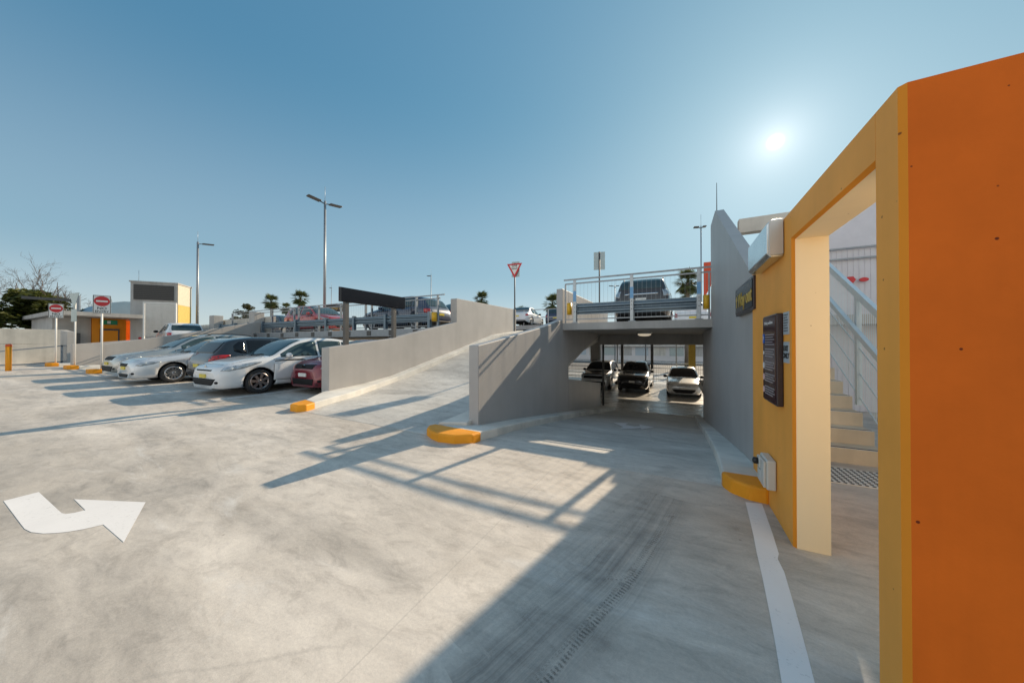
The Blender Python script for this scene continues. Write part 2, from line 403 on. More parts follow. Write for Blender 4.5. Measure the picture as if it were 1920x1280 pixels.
P = {'white': car_paint('white_paint_car', (.72, .73, .74)), 'silver': car_paint('silver_paint', (.50, .50, .47), .6, .35),
     'pearl': car_paint('pearl_paint', (.66, .68, .70), .3, .3), 'charcoal': car_paint('charcoal_paint', (.016, .018, .023), .0, .3),
     'maroon': car_paint('maroon_paint', (.20, .008, .022), .2, .3), 'red': car_paint('red_paint', (.50, .03, .025), .1, .3),
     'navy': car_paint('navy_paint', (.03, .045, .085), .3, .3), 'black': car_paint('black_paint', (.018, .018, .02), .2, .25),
     'bronze': car_paint('brown_grey_paint', (.040, .034, .033), .2, .3), 'grey': car_paint('mid_grey_paint', (.22, .23, .24), .5, .3)}
def emit(name, col, st):
    m, nt, b = new_mat(name); b.inputs['Base Color'].default_value = (*col, 1)
    b.inputs['Emission Color'].default_value = (*col, 1); b.inputs['Emission Strength'].default_value = st
    f = noise(nt, 4); nt.links.new(ramp_(nt, f, [(.3, tuple(c*.95 for c in col)), (.7, col)]), b.inputs['Base Color'])
    return m
M['tube_light'] = emit('lit_diffuser', (1, .85, .62), .15)
def leaf_mat(name, c1, c2):
    m, nt, b = new_mat(name)
    oi = noise(nt, .8, 3, .6); fi = noise(nt, 9, 2)
    c = ramp_(nt, oi, [(.3, c1), (.7, c2)])
    c = mixc(nt, c, ramp_(nt, fi, [(.3, (.7, .7, .7)), (.7, (1.25, 1.25, 1.1))]), .8, 'MULTIPLY')
    nt.links.new(c, b.inputs['Base Color']); b.inputs['Roughness'].default_value = .55
    b.inputs['Subsurface Weight'].default_value = 0
    tr = nd(nt, 'ShaderNodeBsdfTranslucent'); nt.links.new(c, tr.inputs[0])
    mx = nd(nt, 'ShaderNodeMixShader'); mx.inputs[0].default_value = .35
    nt.links.new(b.outputs[0], mx.inputs[1]); nt.links.new(tr.outputs[0], mx.inputs[2])
    nt.links.new(mx.outputs[0], nt.nodes['Material Output'].inputs[0])
    return m
M['leaf_dark'] = leaf_mat('dark_foliage', (.028, .05, .012), (.13, .135, .028))
M['leaf_mid'] = leaf_mat('mid_foliage', (.04, .055, .02), (.12, .11, .045))
M['palm_leaf'] = leaf_mat('palm_foliage', (.05, .075, .03), (.16, .17, .06))
M['bark'] = plain('bark', (.12, .085, .065), .9, 0, .3, 4)
M['palm_bark'] = plain('palm_bark', (.20, .16, .12), .9, 0, .3, 6)

# ------------------------------------------------------------------ cars
SPEC = {
 'hatch': dict(L=4.30, W=1.81, ax=(.88, 3.52), r=.325,
   top=[(0,.60),(.03,.69),(.10,.755),(.35,.845),(.7,.925),(1.0,.975),(1.14,1.0),(1.5,1.20),(1.86,1.395),(2.1,1.475),(2.5,1.53),(3.0,1.53),(3.5,1.475),(3.78,1.40),(4.0,1.16),(4.16,.97),(4.26,.80),(4.3,.55)],
   sh=[(0,.52),(.10,.66),(.35,.76),(.8,.86),(1.3,.92),(2.5,.94),(3.5,.98),(3.9,.97),(4.2,.80),(4.3,.5)],
   cowl=1.14, rs=2.07, re=3.80, rg=4.13, bp=2.50, cp=3.32, q=3.66),
 'small': dict(L=3.75, W=1.69, ax=(.75, 3.13), r=.30,
   top=[(0,.62),(.03,.72),(.10,.80),(.35,.89),(.7,.955),(.95,1.0),(1.4,1.25),(1.75,1.43),(2.1,1.50),(2.7,1.50),(3.3,1.45),(3.5,1.35),(3.62,1.05),(3.70,.9),(3.75,.55)],
   sh=[(0,.42),(.12,.60),(.35,.72),(.8,.86),(1.1,.93),(2.5,.97),(3.3,.99),(3.6,.92),(3.75,.5)],
   cowl=.98, rs=1.82, re=3.38, rg=3.62, bp=2.05, cp=2.85, q=3.1),
 'sedan': dict(L=4.50, W=1.74, ax=(.90, 3.52), r=.315,
   top=[(0,.58),(.03,.67),(.10,.73),(.4,.82),(.8,.88),(1.25,.945),(1.38,.965),(1.8,1.22),(2.15,1.41),(2.5,1.485),(2.9,1.495),(3.3,1.43),(3.7,1.17),(3.95,1.03),(4.2,1.0),(4.4,.96),(4.47,.80),(4.5,.5)],
   sh=[(0,.50),(.10,.64),(.4,.73),(.9,.82),(1.4,.885),(2.5,.90),(3.5,.93),(4.2,.93),(4.42,.80),(4.5,.45)],
   cowl=1.40, rs=2.25, re=3.15, rg=3.86, bp=2.62, cp=3.45, q=None, boot=True),
 'wagon': dict(L=4.78, W=1.82, ax=(.93, 3.67), r=.335,
   top=[(0,.58),(.04,.68),(.12,.78),(.4,.87),(.8,.95),(1.2,1.03),(1.38,1.07),(1.8,1.33),(2.15,1.52),(2.5,1.61),(3.0,1.64),(3.8,1.61),(4.3,1.53),(4.5,1.36),(4.65,1.12),(4.74,.95),(4.78,.6)],
   sh=[(0,.50),(.12,.66),(.4,.78),(.9,.91),(1.4,.99),(2.5,1.02),(3.8,1.05),(4.5,1.04),(4.68,.92),(4.78,.55)],
   cowl=1.42, rs=2.30, re=4.38, rg=4.64, bp=2.75, cp=3.62, q=4.22, rails=True),
 'suv': dict(L=4.62, W=1.86, ax=(.90, 3.58), r=.36,
   top=[(0,.66),(.04,.80),(.12,.92),(.4,1.00),(.8,1.06),(1.15,1.12),(1.3,1.16),(1.65,1.40),(1.95,1.58),(2.3,1.69),(2.8,1.72),(3.6,1.70),(4.1,1.64),(4.3,1.52),(4.46,1.25),(4.55,1.08),(4.62,.7)],
   sh=[(0,.56),(.12,.78),(.4,.90),(.9,1.00),(1.4,1.06),(2.5,1.09),(3.8,1.12),(4.3,1.12),(4.5,1.0),(4.62,.62)],
   cowl=1.33, rs=2.12, re=4.16, rg=4.47, bp=2.55, cp=3.4, q=4.05, rails=True),
 'ute': dict(L=5.1, W=1.80, ax=(.95, 4.0), r=.37,
   top=[(0,.70),(.04,.84),(.12,.94),(.4,1.03),(.9,1.10),(1.3,1.15),(1.45,1.19),(1.8,1.46),(2.05,1.64),(2.3,1.73),(2.7,1.75),(2.95,1.70),(3.06,1.35),(3.12,1.08),(3.3,1.05),(4.9,1.05),(5.04,1.02),(5.1,.7)],
   sh=[(0,.58),(.12,.80),(.4,.92),(.9,1.01),(1.5,1.06),(2.5,1.07),(3.1,1.0),(4.9,1.0),(5.0,.96),(5.1,.6)],
   cowl=1.48, rs=2.2, re=2.93, rg=3.06, bp=2.9, cp=None, q=None, tray=True),
}
def make_car(kind, paint, label, loc, heading, z=0.0, rim='rim', glassm='glass', group=None, name='parked_car', detail=2,
             front=None, rear=None, cut=True):
    sp = SPEC[kind]; L, Wd = sp['L'], sp['W']; hw = Wd / 2
    root = empty(name, (loc[0], loc[1], z), heading, label, 'car' if kind != 'ute' else 'pickup', group)
    top = lambda x: smooth_interp(sp['top'], x)
    sh = lambda x: min(smooth_interp(sp['sh'], x), top(x) - .035)
    wsp = [(0,.64),(.03,.74),(.1,.83),(.25,.915),(.5,.965),(.9,.99),(1.3,1),(L-1.2,1),(L-.6,.975),(L-.25,.93),(L-.1,.87),(L-.03,.80),(L,.74)]
    ws = lambda x: hw * smooth_interp(wsp, x)
    zb = lambda x: smooth_interp([(0,.19),(.15,.17),(.6,.18),(L-.6,.19),(L-.15,.26),(L,.34)], x) + (.06 if kind in ('suv','ute','wagon') else 0)
    def edge(x):
        t, s = top(x), sh(x); cr = min(.055, .45 * (t - s)); ze = t - cr
        hc = max(0, ze - s)
        return ws(x) * .965 * .955 - .36 * hc, ze, cr
    def section(x):
        w, s, b = ws(x), sh(x), zb(x); we, ze, c = edge(x); t = top(x)
        w6 = w * .965
        return [(0, b), (w*.78, b), (w*.92, b+.02), (w*.975, b+.10), (w*.995, b+.3*(s-b)), (w, b+.62*(s-b)), (w*.992, b+.86*(s-b)), (w6, s),
                (w6 + (we-w6)*.18, s + (ze-s)*.10), (w6+(we-w6)*.5, s+(ze-s)*.45), (w6+(we-w6)*.8, s+(ze-s)*.8), (we, ze), (we*.94, ze+c*.45), (we*.80, ze+c*.75), (we*.45, ze+c*.95), (0, t)]
    xs = sorted({round(v, 3) for v in [0, .015, .04, .08, .13, .2, .28] + [L - q for q in (0, .012, .03, .06, .1, .16, .24)]
                 + [.28 + i * (L - .52) / 44 for i in range(45)]})
    bm = bmesh.new(); rings = []
    for x in xs:
        h = section(x)
        ring = [bm.verts.new((L/2 - x, y, zz)) for y, zz in h] + [bm.verts.new((L/2 - x, -y, zz)) for y, zz in h[-2:0:-1]]
        rings.append(ring)
    for A, B in zip(rings, rings[1:]):
        n = len(A)
        for k in range(n):
            f = bm.faces.new([A[k], A[(k+1) % n], B[(k+1) % n], B[k]]); f.smooth = True
            if k in (0, 1, n-1, n-2): f.material_index = 1
    bm.faces.new(rings[0][::-1]).material_index = 0; bm.faces.new(rings[-1])
    bmesh.ops.recalc_face_normals(bm, faces=bm.faces[:])
    bvh = BVHTree.FromBMesh(bm)
    me = bpy.data.meshes.new('body'); bm.to_mesh(me); bm.free()
    me.materials.append(P[paint]); me.materials.append(M['trim'])
    body = bpy.data.objects.new('body', me); C.objects.link(body)
    if cut:
        cb = bmesh.new()
        for ax in sp['ax']:
            for s in (1, -1):
                mt = Matrix.Translation((L/2 - ax, s * (hw - .10), sp['r'])) @ Matrix.Rotation(R(90), 4, 'X')
                bmesh.ops.create_cone(cb, cap_ends=True, segments=28, radius1=sp['r'] + .055, radius2=sp['r'] + .055, depth=.46, matrix=mt)
        for f in cb.faces: f.material_index = 1
        cm = bpy.data.meshes.new('cut'); cb.to_mesh(cm); cb.free(); cm.materials.append(P[paint]); cm.materials.append(M['trim'])
        co = bpy.data.objects.new('cut', cm); C.objects.link(co)
        md = body.modifiers.new('b', 'BOOLEAN'); md.object = co; md.operation = 'DIFFERENCE'; md.solver = 'EXACT'
        dg = bpy.context.evaluated_depsgraph_get()
        nm = bpy.data.meshes.new_from_object(body.evaluated_get(dg)); nm.name = 'body'
        body.modifiers.clear(); bpy.data.objects.remove(co); old = body.data; body.data = nm; bpy.data.meshes.remove(old)
        # flat inside of the arches, smooth skin
        for p in body.data.polygons: p.use_smooth = p.material_index == 0
    body.parent = root
    def P3(x, y, zz): return Vector((L/2 - x, y, zz))
    def panel(pname, pts, d, mat, off=.004, grid=.09, parent=None, lab=None):
        d = Vector(d).normalized()
        u = d.cross(Vector((0, 0, 1)) if abs(d.z) < .9 else Vector((1, 0, 0))).normalized(); v = u.cross(d)
        poly = [Vector((p.dot(u), p.dot(v))) for p in pts]
        # resample the outline
        ol = []
        for a, b in zip(poly, poly[1:] + poly[:1]):
            n = max(1, int((b - a).length / grid))
            ol += [a.lerp(b, k / n) for k in range(n)]
        x0, x1 = min(p.x for p in ol), max(p.x for p in ol); y0, y1 = min(p.y for p in ol), max(p.y for p in ol)
        inner = []
        def inside(q):
            c = False
            for a, b in zip(ol, ol[1:] + ol[:1]):
                if (a.y > q.y) != (b.y > q.y) and q.x < (b.x - a.x) * (q.y - a.y) / (b.y - a.y) + a.x: c = not c
            return c
        def far(q): return all((q - a).length > grid * .45 for a in ol)
        i = x0 + grid / 2
        while i < x1:
            j = y0 + grid / 2
            while j < y1:
                q = Vector((i, j))
                if inside(q) and far(q): inner.append(q)
                j += grid
            i += grid
        vs, es, fs, *_ = delaunay_2d_cdt(ol + inner, [(k, (k+1) % len(ol)) for k in range(len(ol))], [list(range(len(ol)))], 1, 1e-6)
        b = bmesh.new(); hits = []
        depth = sum((p.dot(d) for p in pts), 0) / len(pts)
        for q in vs:
            o = u * q.x + v * q.y + d * (depth - 3)
            h = bvh.ray_cast(o, d, 8)
            hits.append(h[0] if h[0] is not None else None)
        good = [h for h in hits if h is not None]
        if not good: b.free(); return None
        md_ = sorted(g.dot(d) for g in good)[len(good)//2]
        fr, bk = [], []
        for q, h in zip(vs, hits):
            if h is None or abs(h.dot(d) - md_) > .7: h = u * q.x + v * q.y + d * md_
            fr.append(b.verts.new(h - d * off)); bk.append(b.verts.new(h + d * .006))
        cnt = {}
        for f in fs:
            if len(f) < 3: continue
            try: b.faces.new([fr[k] for k in f]).smooth = True
            except ValueError: continue
            for a, c in zip(f, list(f[1:]) + [f[0]]):
                cnt[(a, c)] = cnt.get((a, c), 0) + 1
        for (a, c) in list(cnt):
            if (c, a) not in cnt:
                try: b.faces.new([fr[c], fr[a], bk[a], bk[c]])
                except ValueError: pass
        b.normal_update()
        ref = next((f for f in b.faces if f.smooth), None)
        if ref and ref.normal.dot(d) > 0: bmesh.ops.reverse_faces(b, faces=b.faces[:])
        m_ = bpy.data.meshes.new(pname); b.to_mesh(m_); b.free(); m_.materials.append(mat)
        o = bpy.data.objects.new(pname, m_); C.objects.link(o); o.parent = parent or root
        if lab: o['label'] = lab
        return o
    gm = M[glassm]
    # glazing
    n = 9
    xa, xb = sp['cowl'] + .02, sp['rs'] - .02
    seq = [xa + (xb - xa) * k / n for k in range(n + 1)]
    def acrossf(x, k): return max(.1, edge(x)[0] - k)
    panel('windscreen', [P3(x, acrossf(x, .05), top(x)) for x in seq] + [P3(x, -acrossf(x, .05), top(x)) for x in seq[::-1]], (-.35, 0, -1), gm, .006)
    xa, xb = sp['re'] + .03, sp['rg'] - .01
    seq = [xa + (xb - xa) * k / 5 for k in range(6)]
    panel('rear_window', [P3(x, acrossf(x, .08), top(x)) for x in seq] + [P3(x, -acrossf(x, .08), top(x)) for x in seq[::-1]], (1, 0, -.75), gm, .006)
    segs = [(sp['cowl'] + .12, sp['bp'] - .035)]
    if sp['cp']: segs.append((sp['bp'] + .035, sp['cp'] - .02))
    if sp['q']: segs.append((sp['cp'] + .03, sp['q']))
    for sgn in (1, -1):
        for a, b in segs:
            lo, hi = [], []
            for k in range(9):
                x = a + (b - a) * k / 8; z0, z1 = sh(x) + .03, edge(x)[1] - .045
                if sp.get('boot') and x > sp['re']: z1 -= (x - sp['re']) * .12
                if kind in ('hatch', 'small', 'wagon', 'suv') and sp['q'] and b == sp['q']: z1 -= .10 * max(0, k - 4) / 4; z0 += .06 * max(0, k - 4) / 4
                if z1 - z0 > .035: lo.append(P3(x, sgn * hw, z0)); hi.append(P3(x, sgn * hw, z1))
            if len(lo) > 2: panel('side_window', lo + hi[::-1], (0, -sgn, 0), gm, .005)
        if detail >= 1:
            if detail >= 2:
                dsegs = [(sp['cowl'] + .06, sp['bp'])] + ([(sp['bp'] + .012, sp['cp'] + .05)] if sp['cp'] else [])
                for a, b in dsegs:
                    pts = [P3(a, sgn*hw, .33), P3(b, sgn*hw, .33)]
                    b_ = b
                    if b > sp['ax'][1] - sp['r'] - .12: pts = [P3(a, sgn*hw, .33), P3(sp['ax'][1] - sp['r'] - .12, sgn*hw, .33), P3(b, sgn*hw, .62)]
                    pts += [P3(b_, sgn*hw, sh(b_) - .01), P3((a+b_)/2, sgn*hw, sh((a+b_)/2) - .01), P3(a + .02, sgn*hw, sh(a) - .02)]
                    cen = sum(pts, Vector()) / len(pts); gp_ = []
                    for q in pts: dv = q - cen; gp_.append(cen + dv + Vector((math.copysign(.013, dv.x), 0, math.copysign(.011, dv.z))))
                    dr = panel('door', pts, (0, -sgn, 0), P[paint], .004, .12)
                    if dr: panel('door_seal', gp_, (0, -sgn, 0), M['trim'], .002, .12, dr)
                    hb = MB(); hx = b - .24; hy = ws(hx) + .006
                    hb.box(L/2 - hx - .09, L/2 - hx + .09, sgn*hy - .014, sgn*hy + .014, sh(hx) - .14, sh(hx) - .11, bev=.008)
                    hb.build('handle', P[paint], dr)
            mb = MB(); mx = sp['cowl'] + .42; my = ws(mx) * .965 + .10
            mb.lathe([(.01, -.085), (.055, -.075), (.075, -.03), (.078, .03), (.06, .075), (.01, .085)], 14,
                     Matrix.Translation((L/2 - mx, sgn * my, sh(mx) + .075)) @ Matrix.Rotation(R(90), 4, 'X') @ Matrix.Diagonal((.85, 1.0, 1.2, 1)))
            mb.box(L/2 - mx - .03, L/2 - mx + .03, sgn * (my - .12), sgn * (my - .04), sh(mx) + .02, sh(mx) + .05)
            mb.build('mirror', P[paint] if detail >= 2 else M['trim'], root)
    # lamps, grilles, plates
    fr = front or {}; rr = rear or {}
    hl = fr.get('lamp', [(.07,.60),(.20,.585),(.42,.64),(.70,.745),(.80,.80),(.60,.775),(.36,.725),(.12,.665)])
    dz = sp['top'][2][1] - .72
    for sgn in (1, -1):
        o = panel('headlight', [P3(x, sgn * ws(x), zz + dz) for x, zz in hl], (-.62, -sgn * .78, -.10), M['lamp_clear'], .006, .05)
        if o and detail >= 2:
            panel('lamp_lens', [P3(x, sgn * ws(x) * .99, zz + dz) for x, zz in ((.17,.615),(.29,.63),(.31,.69),(.19,.66))], (-.62, -sgn*.78, -.1), M['sign_grey'], .009, .05, o)
    def fpoly(pts): return [P3(0, y, zz) for y, zz in pts]
    def sym(pts): return pts + [(-y, zz) for y, zz in pts[::-1]]
    g1 = fr.get('grille', [(.30, .585), (.32, .61)]); g2 = fr.get('intake', [(.36, .24), (.50, .33), (.56, .44)])
    panel('grille', fpoly(sym([(y, zz + dz) for y, zz in g1])), (-1, 0, 0), M['trim'], .006, .06)
    panel('air_intake', fpoly(sym([(y, zz + dz * .4) for y, zz in g2])), (-1, 0, 0), M['trim'], .006, .07)
    pz = fr.get('plate_z', .50) + dz * .6
    pl = MB().box(L/2 - .005, L/2 + .022, -.165, .165, pz - .048, pz + .048).build('number_plate', M[fr.get('plate', 'plate_yellow')], root)
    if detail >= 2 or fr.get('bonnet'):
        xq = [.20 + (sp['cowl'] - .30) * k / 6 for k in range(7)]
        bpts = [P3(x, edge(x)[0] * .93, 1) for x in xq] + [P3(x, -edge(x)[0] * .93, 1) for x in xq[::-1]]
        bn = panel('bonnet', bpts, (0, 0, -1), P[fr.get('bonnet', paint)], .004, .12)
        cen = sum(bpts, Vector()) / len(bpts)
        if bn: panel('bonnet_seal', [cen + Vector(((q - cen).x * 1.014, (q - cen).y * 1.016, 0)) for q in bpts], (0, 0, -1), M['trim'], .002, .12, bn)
    if detail >= 2:
        for sgn in (1, -1):
            fy, fz = .66, .34 + dz * .3
            panel('fog_lamp', [P3(0, sgn * fy + .05 * math.cos(a), fz + .035 * math.sin(a)) for a in (0, .8, 1.6, 2.4, 3.14, 3.9, 4.7, 5.5)], (-1, -sgn * .25, 0), M['trim'], .006, .05)
    tl = rr.get('lamp', [(.02,.72),(.26,.74),(.30,.90),(.14,.92),(.03,.90)] if not kind == 'sedan' else [(.02,.72),(.26,.74),(.32,.86),(.10,.87),(.03,.86)])
    dzr = interp(sp['sh'], L - .35) - .96
    for sgn in (1, -1):
        panel('tail_light', [P3(L - x, sgn * ws(L - x), zz + dzr) for x, zz in tl], (.70, -sgn * .70, -.05), M[rr.get('mat', 'lamp_red')], .006, .06)
    rz = rr.get('plate_z', .70 if kind != 'sedan' else .72) + dzr
    xr = next((x for x in [L - k * .01 for k in range(1, 60)] if top(x) > rz + .08), L - .3)
    hit = bvh.ray_cast(Vector((-L, 0, rz)), Vector((1, 0, 0)))[0]
    hx = hit.x if hit else -L / 2
    MB().box(hx - .022, hx + .01, -.165, .165, rz - .048, rz + .048).build('number_plate', M[rr.get('plate', 'plate_yellow')], root)
    panel('bumper_trim', [P3(L, y, zz) for y, zz in sym([(.62, .28 + dz * .3), (.60, .40 + dz * .3)])], (1, 0, 0), M['trim'], .005, .1)
    if fr.get('badge'):
        bz = fr['badge'] + dz
        hit = bvh.ray_cast(Vector((L, 0, bz)), Vector((-1, 0, 0)))[0]
        if hit:
            b = MB(); q = [(.055,.03),(.0,.055),(-.05,.03),(-.05,.012),(.02,-.022),(.05,-.012),(.05,-.03),(.0,-.055),(-.055,-.03),(-.055,-.01)] if fr.get('badge_s') else [(.06*math.cos(a*.52), .045*math.sin(a*.52)) for a in range(12)]
            b.prism([(y, bz + zz) for y, zz in q], hit.x + .004, hit.x + .022, 'x'); b.build('badge', M['chrome'], root)
    if rr.get('bar'):
        bz = rr['bar'] + dzr; panel('chrome_bar', [P3(L, y, zz) for y, zz in sym([(.52, bz), (.52, bz + .05)])], (1, 0, 0), M['chrome'], .008, .1)
    if sp.get('rails'):
        for sgn in (1, -1):
            x0, x1 = sp['rs'] + .15, sp['re'] - .15
            pts = [P3(x0 + (x1-x0)*k/8, sgn*(edge(x0 + (x1-x0)*k/8)[0] - .02), edge(x0 + (x1-x0)*k/8)[1] + (.065 if 0 < k < 8 else .0)) for k in range(9)]
            MB().tube(pts, .018, 6).build('roof_rail', M['trim'], root)
    if sp.get('tray'):
        b = MB()
        for sgn in (1, -1): b.box(L/2 - 5.02, L/2 - 3.2, sgn*.80 - .03, sgn*.80 + .03, .98, 1.12)
        b.box(L/2 - 3.26, L/2 - 3.2, -.76, .76, 1.0, 1.5); b.build('tray', P[paint], root)
    if detail >= 2:
        for s in (-1, 1):
            w0 = sp['cowl'] - .06
            MB().bar(P3(w0, s*.05 - .1, top(w0) + .02), P3(w0 + .10, s*.05 + .45 - .1, top(w0 + .10) + .03), .018, .018).build('wiper', M['trim'], root)
    # wheels
    r = sp['r']; tw = .20; rr_ = r * .69
    tb = MB(); prof = [(rr_, -tw/2 + .01), (r - .03, -tw/2), (r - .008, -tw/2 + .02), (r, -tw/2 + .05), (r, tw/2 - .05), (r - .008, tw/2 - .02), (r - .03, tw/2), (rr_, tw/2 - .01), (rr_ - .015, tw/2 - .035), (.02, tw/2 - .06)]
    tb.lathe(prof, 30); tyre0 = None
    rb = MB()
    rb.lathe([(rr_ + .004, tw/2 - .03), (rr_ + .004, tw/2 - .004), (rr_ - .02, tw/2 - .002), (rr_ - .035, tw/2 - .03)], 30)
    rb.lathe([(.055, tw/2 - .05), (.055, tw/2 - .02), (.03, tw/2 - .012), (.002, tw/2 - .012)], 14)
    ns = {'rim_dark': 7, 'rim': 12}.get(rim, 10)
    for k in range(ns):
        a = 2 * math.pi * k / ns; w = .55 / ns if ns > 8 else .075
        ca, sa = math.cos(a), math.sin(a)
        p, q = Vector((ca * .04, sa * .04, tw/2 - .028)), Vector((ca * (rr_ - .015), sa * (rr_ - .015), tw/2 - .018))
        t = Vector((-sa, ca, 0))
        vs = [rb.bm.verts.new(c + t * (i * ww / 2) + Vector((0, 0, j * .012))) for c, ww in ((p, w * .75), (q, w)) for i, j in ((-1,-1),(1,-1),(1,1),(-1,1))]
        for idx in ((0,1,2,3), (7,6,5,4), (0,4,5,1), (1,5,6,2), (2,6,7,3), (3,7,4,0)): rb.face([vs[k_] for k_ in idx])
    tyre0 = tb.build('wheel', M['tyre']); rim0 = rb.build('rim', M[rim])
    first = True
    for ax in sp['ax']:
        for s in (1, -1):
            w_ = tyre0 if first else tyre0.copy(); q_ = rim0 if first else rim0.copy()
            if not first: C.objects.link(w_); C.objects.link(q_)
            first = False
            w_.parent = root; q_.parent = w_
            w_.location = (L/2 - ax, s * (hw - .025 - tw/2), r); w_.rotation_euler = (R(-90 * s), 0, random.random())
            w_.rotation_euler = (Matrix.Rotation(R(-90 * s), 4, 'X') @ Matrix.Rotation(random.random() * 6, 4, 'Z')).to_euler()
    return root

def park(kind, paint, label, cx, nose_y, zdeck, facing=-1, **k):
    L = SPEC[kind]['L']
    yc = nose_y + L / 2 if facing < 0 else nose_y + L / 2
    return make_car(kind, paint, label, (cx, yc), R(-90 if facing < 0 else 90) + R(k.pop('skew', 0)), z=zdeck, **k)
# ------------------------------------------------------------------ ground, decks and ramps
tg = MB().prism([(-900, -900), (900, -900), (900, 900), (-900, 900)], -1.9, -1.55).build('ground', M['floor']); tag(tg, kind='structure')
def sheet(name, x0, x1, y0, y1, zf, mat, step=1.0, thick=.25, xs=None, ys=None):
    mb = MB(); nx = max(1, int((x1 - x0) / step)); ny = max(1, int((y1 - y0) / step))
    xs = xs or [x0 + (x1 - x0) * i / nx for i in range(nx + 1)]; ys = ys or [y0 + (y1 - y0) * j / ny for j in range(ny + 1)]
    g = [[mb.bm.verts.new((x, y, zf(x, y))) for y in ys] for x in xs]; b = [[mb.bm.verts.new((x, y, zf(x, y) - thick)) for y in ys] for x in xs]
    for i in range(len(xs) - 1):
        for j in range(len(ys) - 1):
            mb.face([g[i][j], g[i+1][j], g[i+1][j+1], g[i][j+1]]); mb.face([b[i][j], b[i][j+1], b[i+1][j+1], b[i+1][j]])
    for i in range(len(xs) - 1):
        mb.face([g[i][0], b[i][0], b[i+1][0], g[i+1][0]]); mb.face([g[i][-1], g[i+1][-1], b[i+1][-1], b[i][-1]])
    for j in range(len(ys) - 1):
        mb.face([g[0][j], g[0][j+1], b[0][j+1], b[0][j]]); mb.face([g[-1][j], b[-1][j], b[-1][j+1], g[-1][j+1]])
    o = mb.build(name, mat); tag(o, kind='structure'); return o
xs_deck = [-46, -40, -30, -20, -10, -7.5, -3.2, -2, 12]
sheet('car_park_deck', 0, 0, 0, 0, gz, M['deck'], xs=xs_deck, ys=[-30, -10, 0, 3.9])
sheet('car_park_deck', 0, 0, 0, 0, gz, M['deck'], xs=[-46, -40, -30, -20, -10, -7.9], ys=[3.9, 9.3])
sheet('car_park_deck', 0, 0, 0, 0, gz, M['deck'], xs=[.80, 12], ys=[3.9, 15])
sheet('ramp', -3.0, .80, 3.9, 14.5, lambda x, y: rampdown(y), M['ramp'], .35, .15)
sheet('ramp', -7.9, -3.0, 3.9, 20.5, lambda x, y: rampup(y) - .06 * (1 - ss(3.9, 5.2, y)) + gz(x) * (1 - ss(3.9, 8, y)) , M['ramp'], .35, .2)
sheet('floor', -30, 14, 14.5, 27, lambda x, y: -1.4, M['floor'], 12, .12)
ZD = 2.06
sheet('upper_deck', -34, -8.06, 9.35, 25, lambda x, y: ZD, M['slab'], 9, .24)
sheet('upper_deck', -2.97, 12, 9.05, 24, lambda x, y: ZD, M['slab'], 9, .20)
sheet('upper_deck', -8.06, -2.97, 20.5, 24, lambda x, y: ZD, M['slab'], 9, .20)
sheet('far_deck', -16, -3, 21.2, 36, lambda x, y: 2.8, M['slab'], 9, .3)

# ------------------------------------------------------------------ doorway wall on the right
def paint_by_normal(o, rule):
    for p in o.data.polygons: p.material_index = rule(p.normal, p.center)
def doorway_wall():
    c = .018; x0, x1 = .745, .945; H = 2.425
    mats = [M['yellow'], M['orange'], M['cream'], M['edge_orange']]
    root = empty('doorway_wall', (x0, 2.4, 0), 0, 'orange and yellow painted concrete wall with an open doorway', 'wall')
    def local(mb):
        bmesh.ops.translate(mb.bm, verts=mb.bm.verts[:], vec=(-x0, -2.4, 0)); return mb
    pier = MB().prism([(x0, 1.731), (x0 + c, 1.713), (4.6, 1.713), (4.6, 1.90), (x1, 1.90), (x0 + c, 1.90), (x0, 1.882)][:], -.2, H)
    o = local(pier).build('pier', mats, root)
    paint_by_normal(o, lambda n, p: 1 if n.y < -.9 else 0 if n.x < -.9 else 3 if abs(n.x) > .3 and abs(n.y) > .3 else 2 if n.y > .9 else 0)
    far = MB().prism([(x0, 2.972 + c), (x0 + c, 2.972), (x1, 2.972), (x1, 4.32), (x0, 4.32)], -.3, H)
    o = local(far).build('wall_panel', mats, root)
    paint_by_normal(o, lambda n, p: 2 if n.y < -.9 else 3 if (n.y < -.3 and n.x < -.3) else 0)
    # lintel section in XZ with a chamfered lower edge
    lin = MB().prism([(x0, 2.21 + c), (x0 + c, 2.21), (x1, 2.21), (x1, H), (x0, H)], 1.885, 2.988, 'y')
    o = local(lin).build('lintel', mats, root)
    paint_by_normal(o, lambda n, p: 2 if n.z < -.9 else 3 if (n.z < -.3 and n.x < -.3) else 0)
doorway_wall()

# grey stair wall that rises beside the way down
w = MB().prism([(4.32, -.4), (4.32, 2.14), (8.34, 4.40), (9.37, 4.40), (9.37, 1.83), (12.1, 1.83), (12.1, -1.7), (9, -1.7)], .775, .935, 'x')
tag(w.build('stair_wall', M['grey_wall']), 'tall grey rendered wall with a raking top beside the lane going down', 'wall')
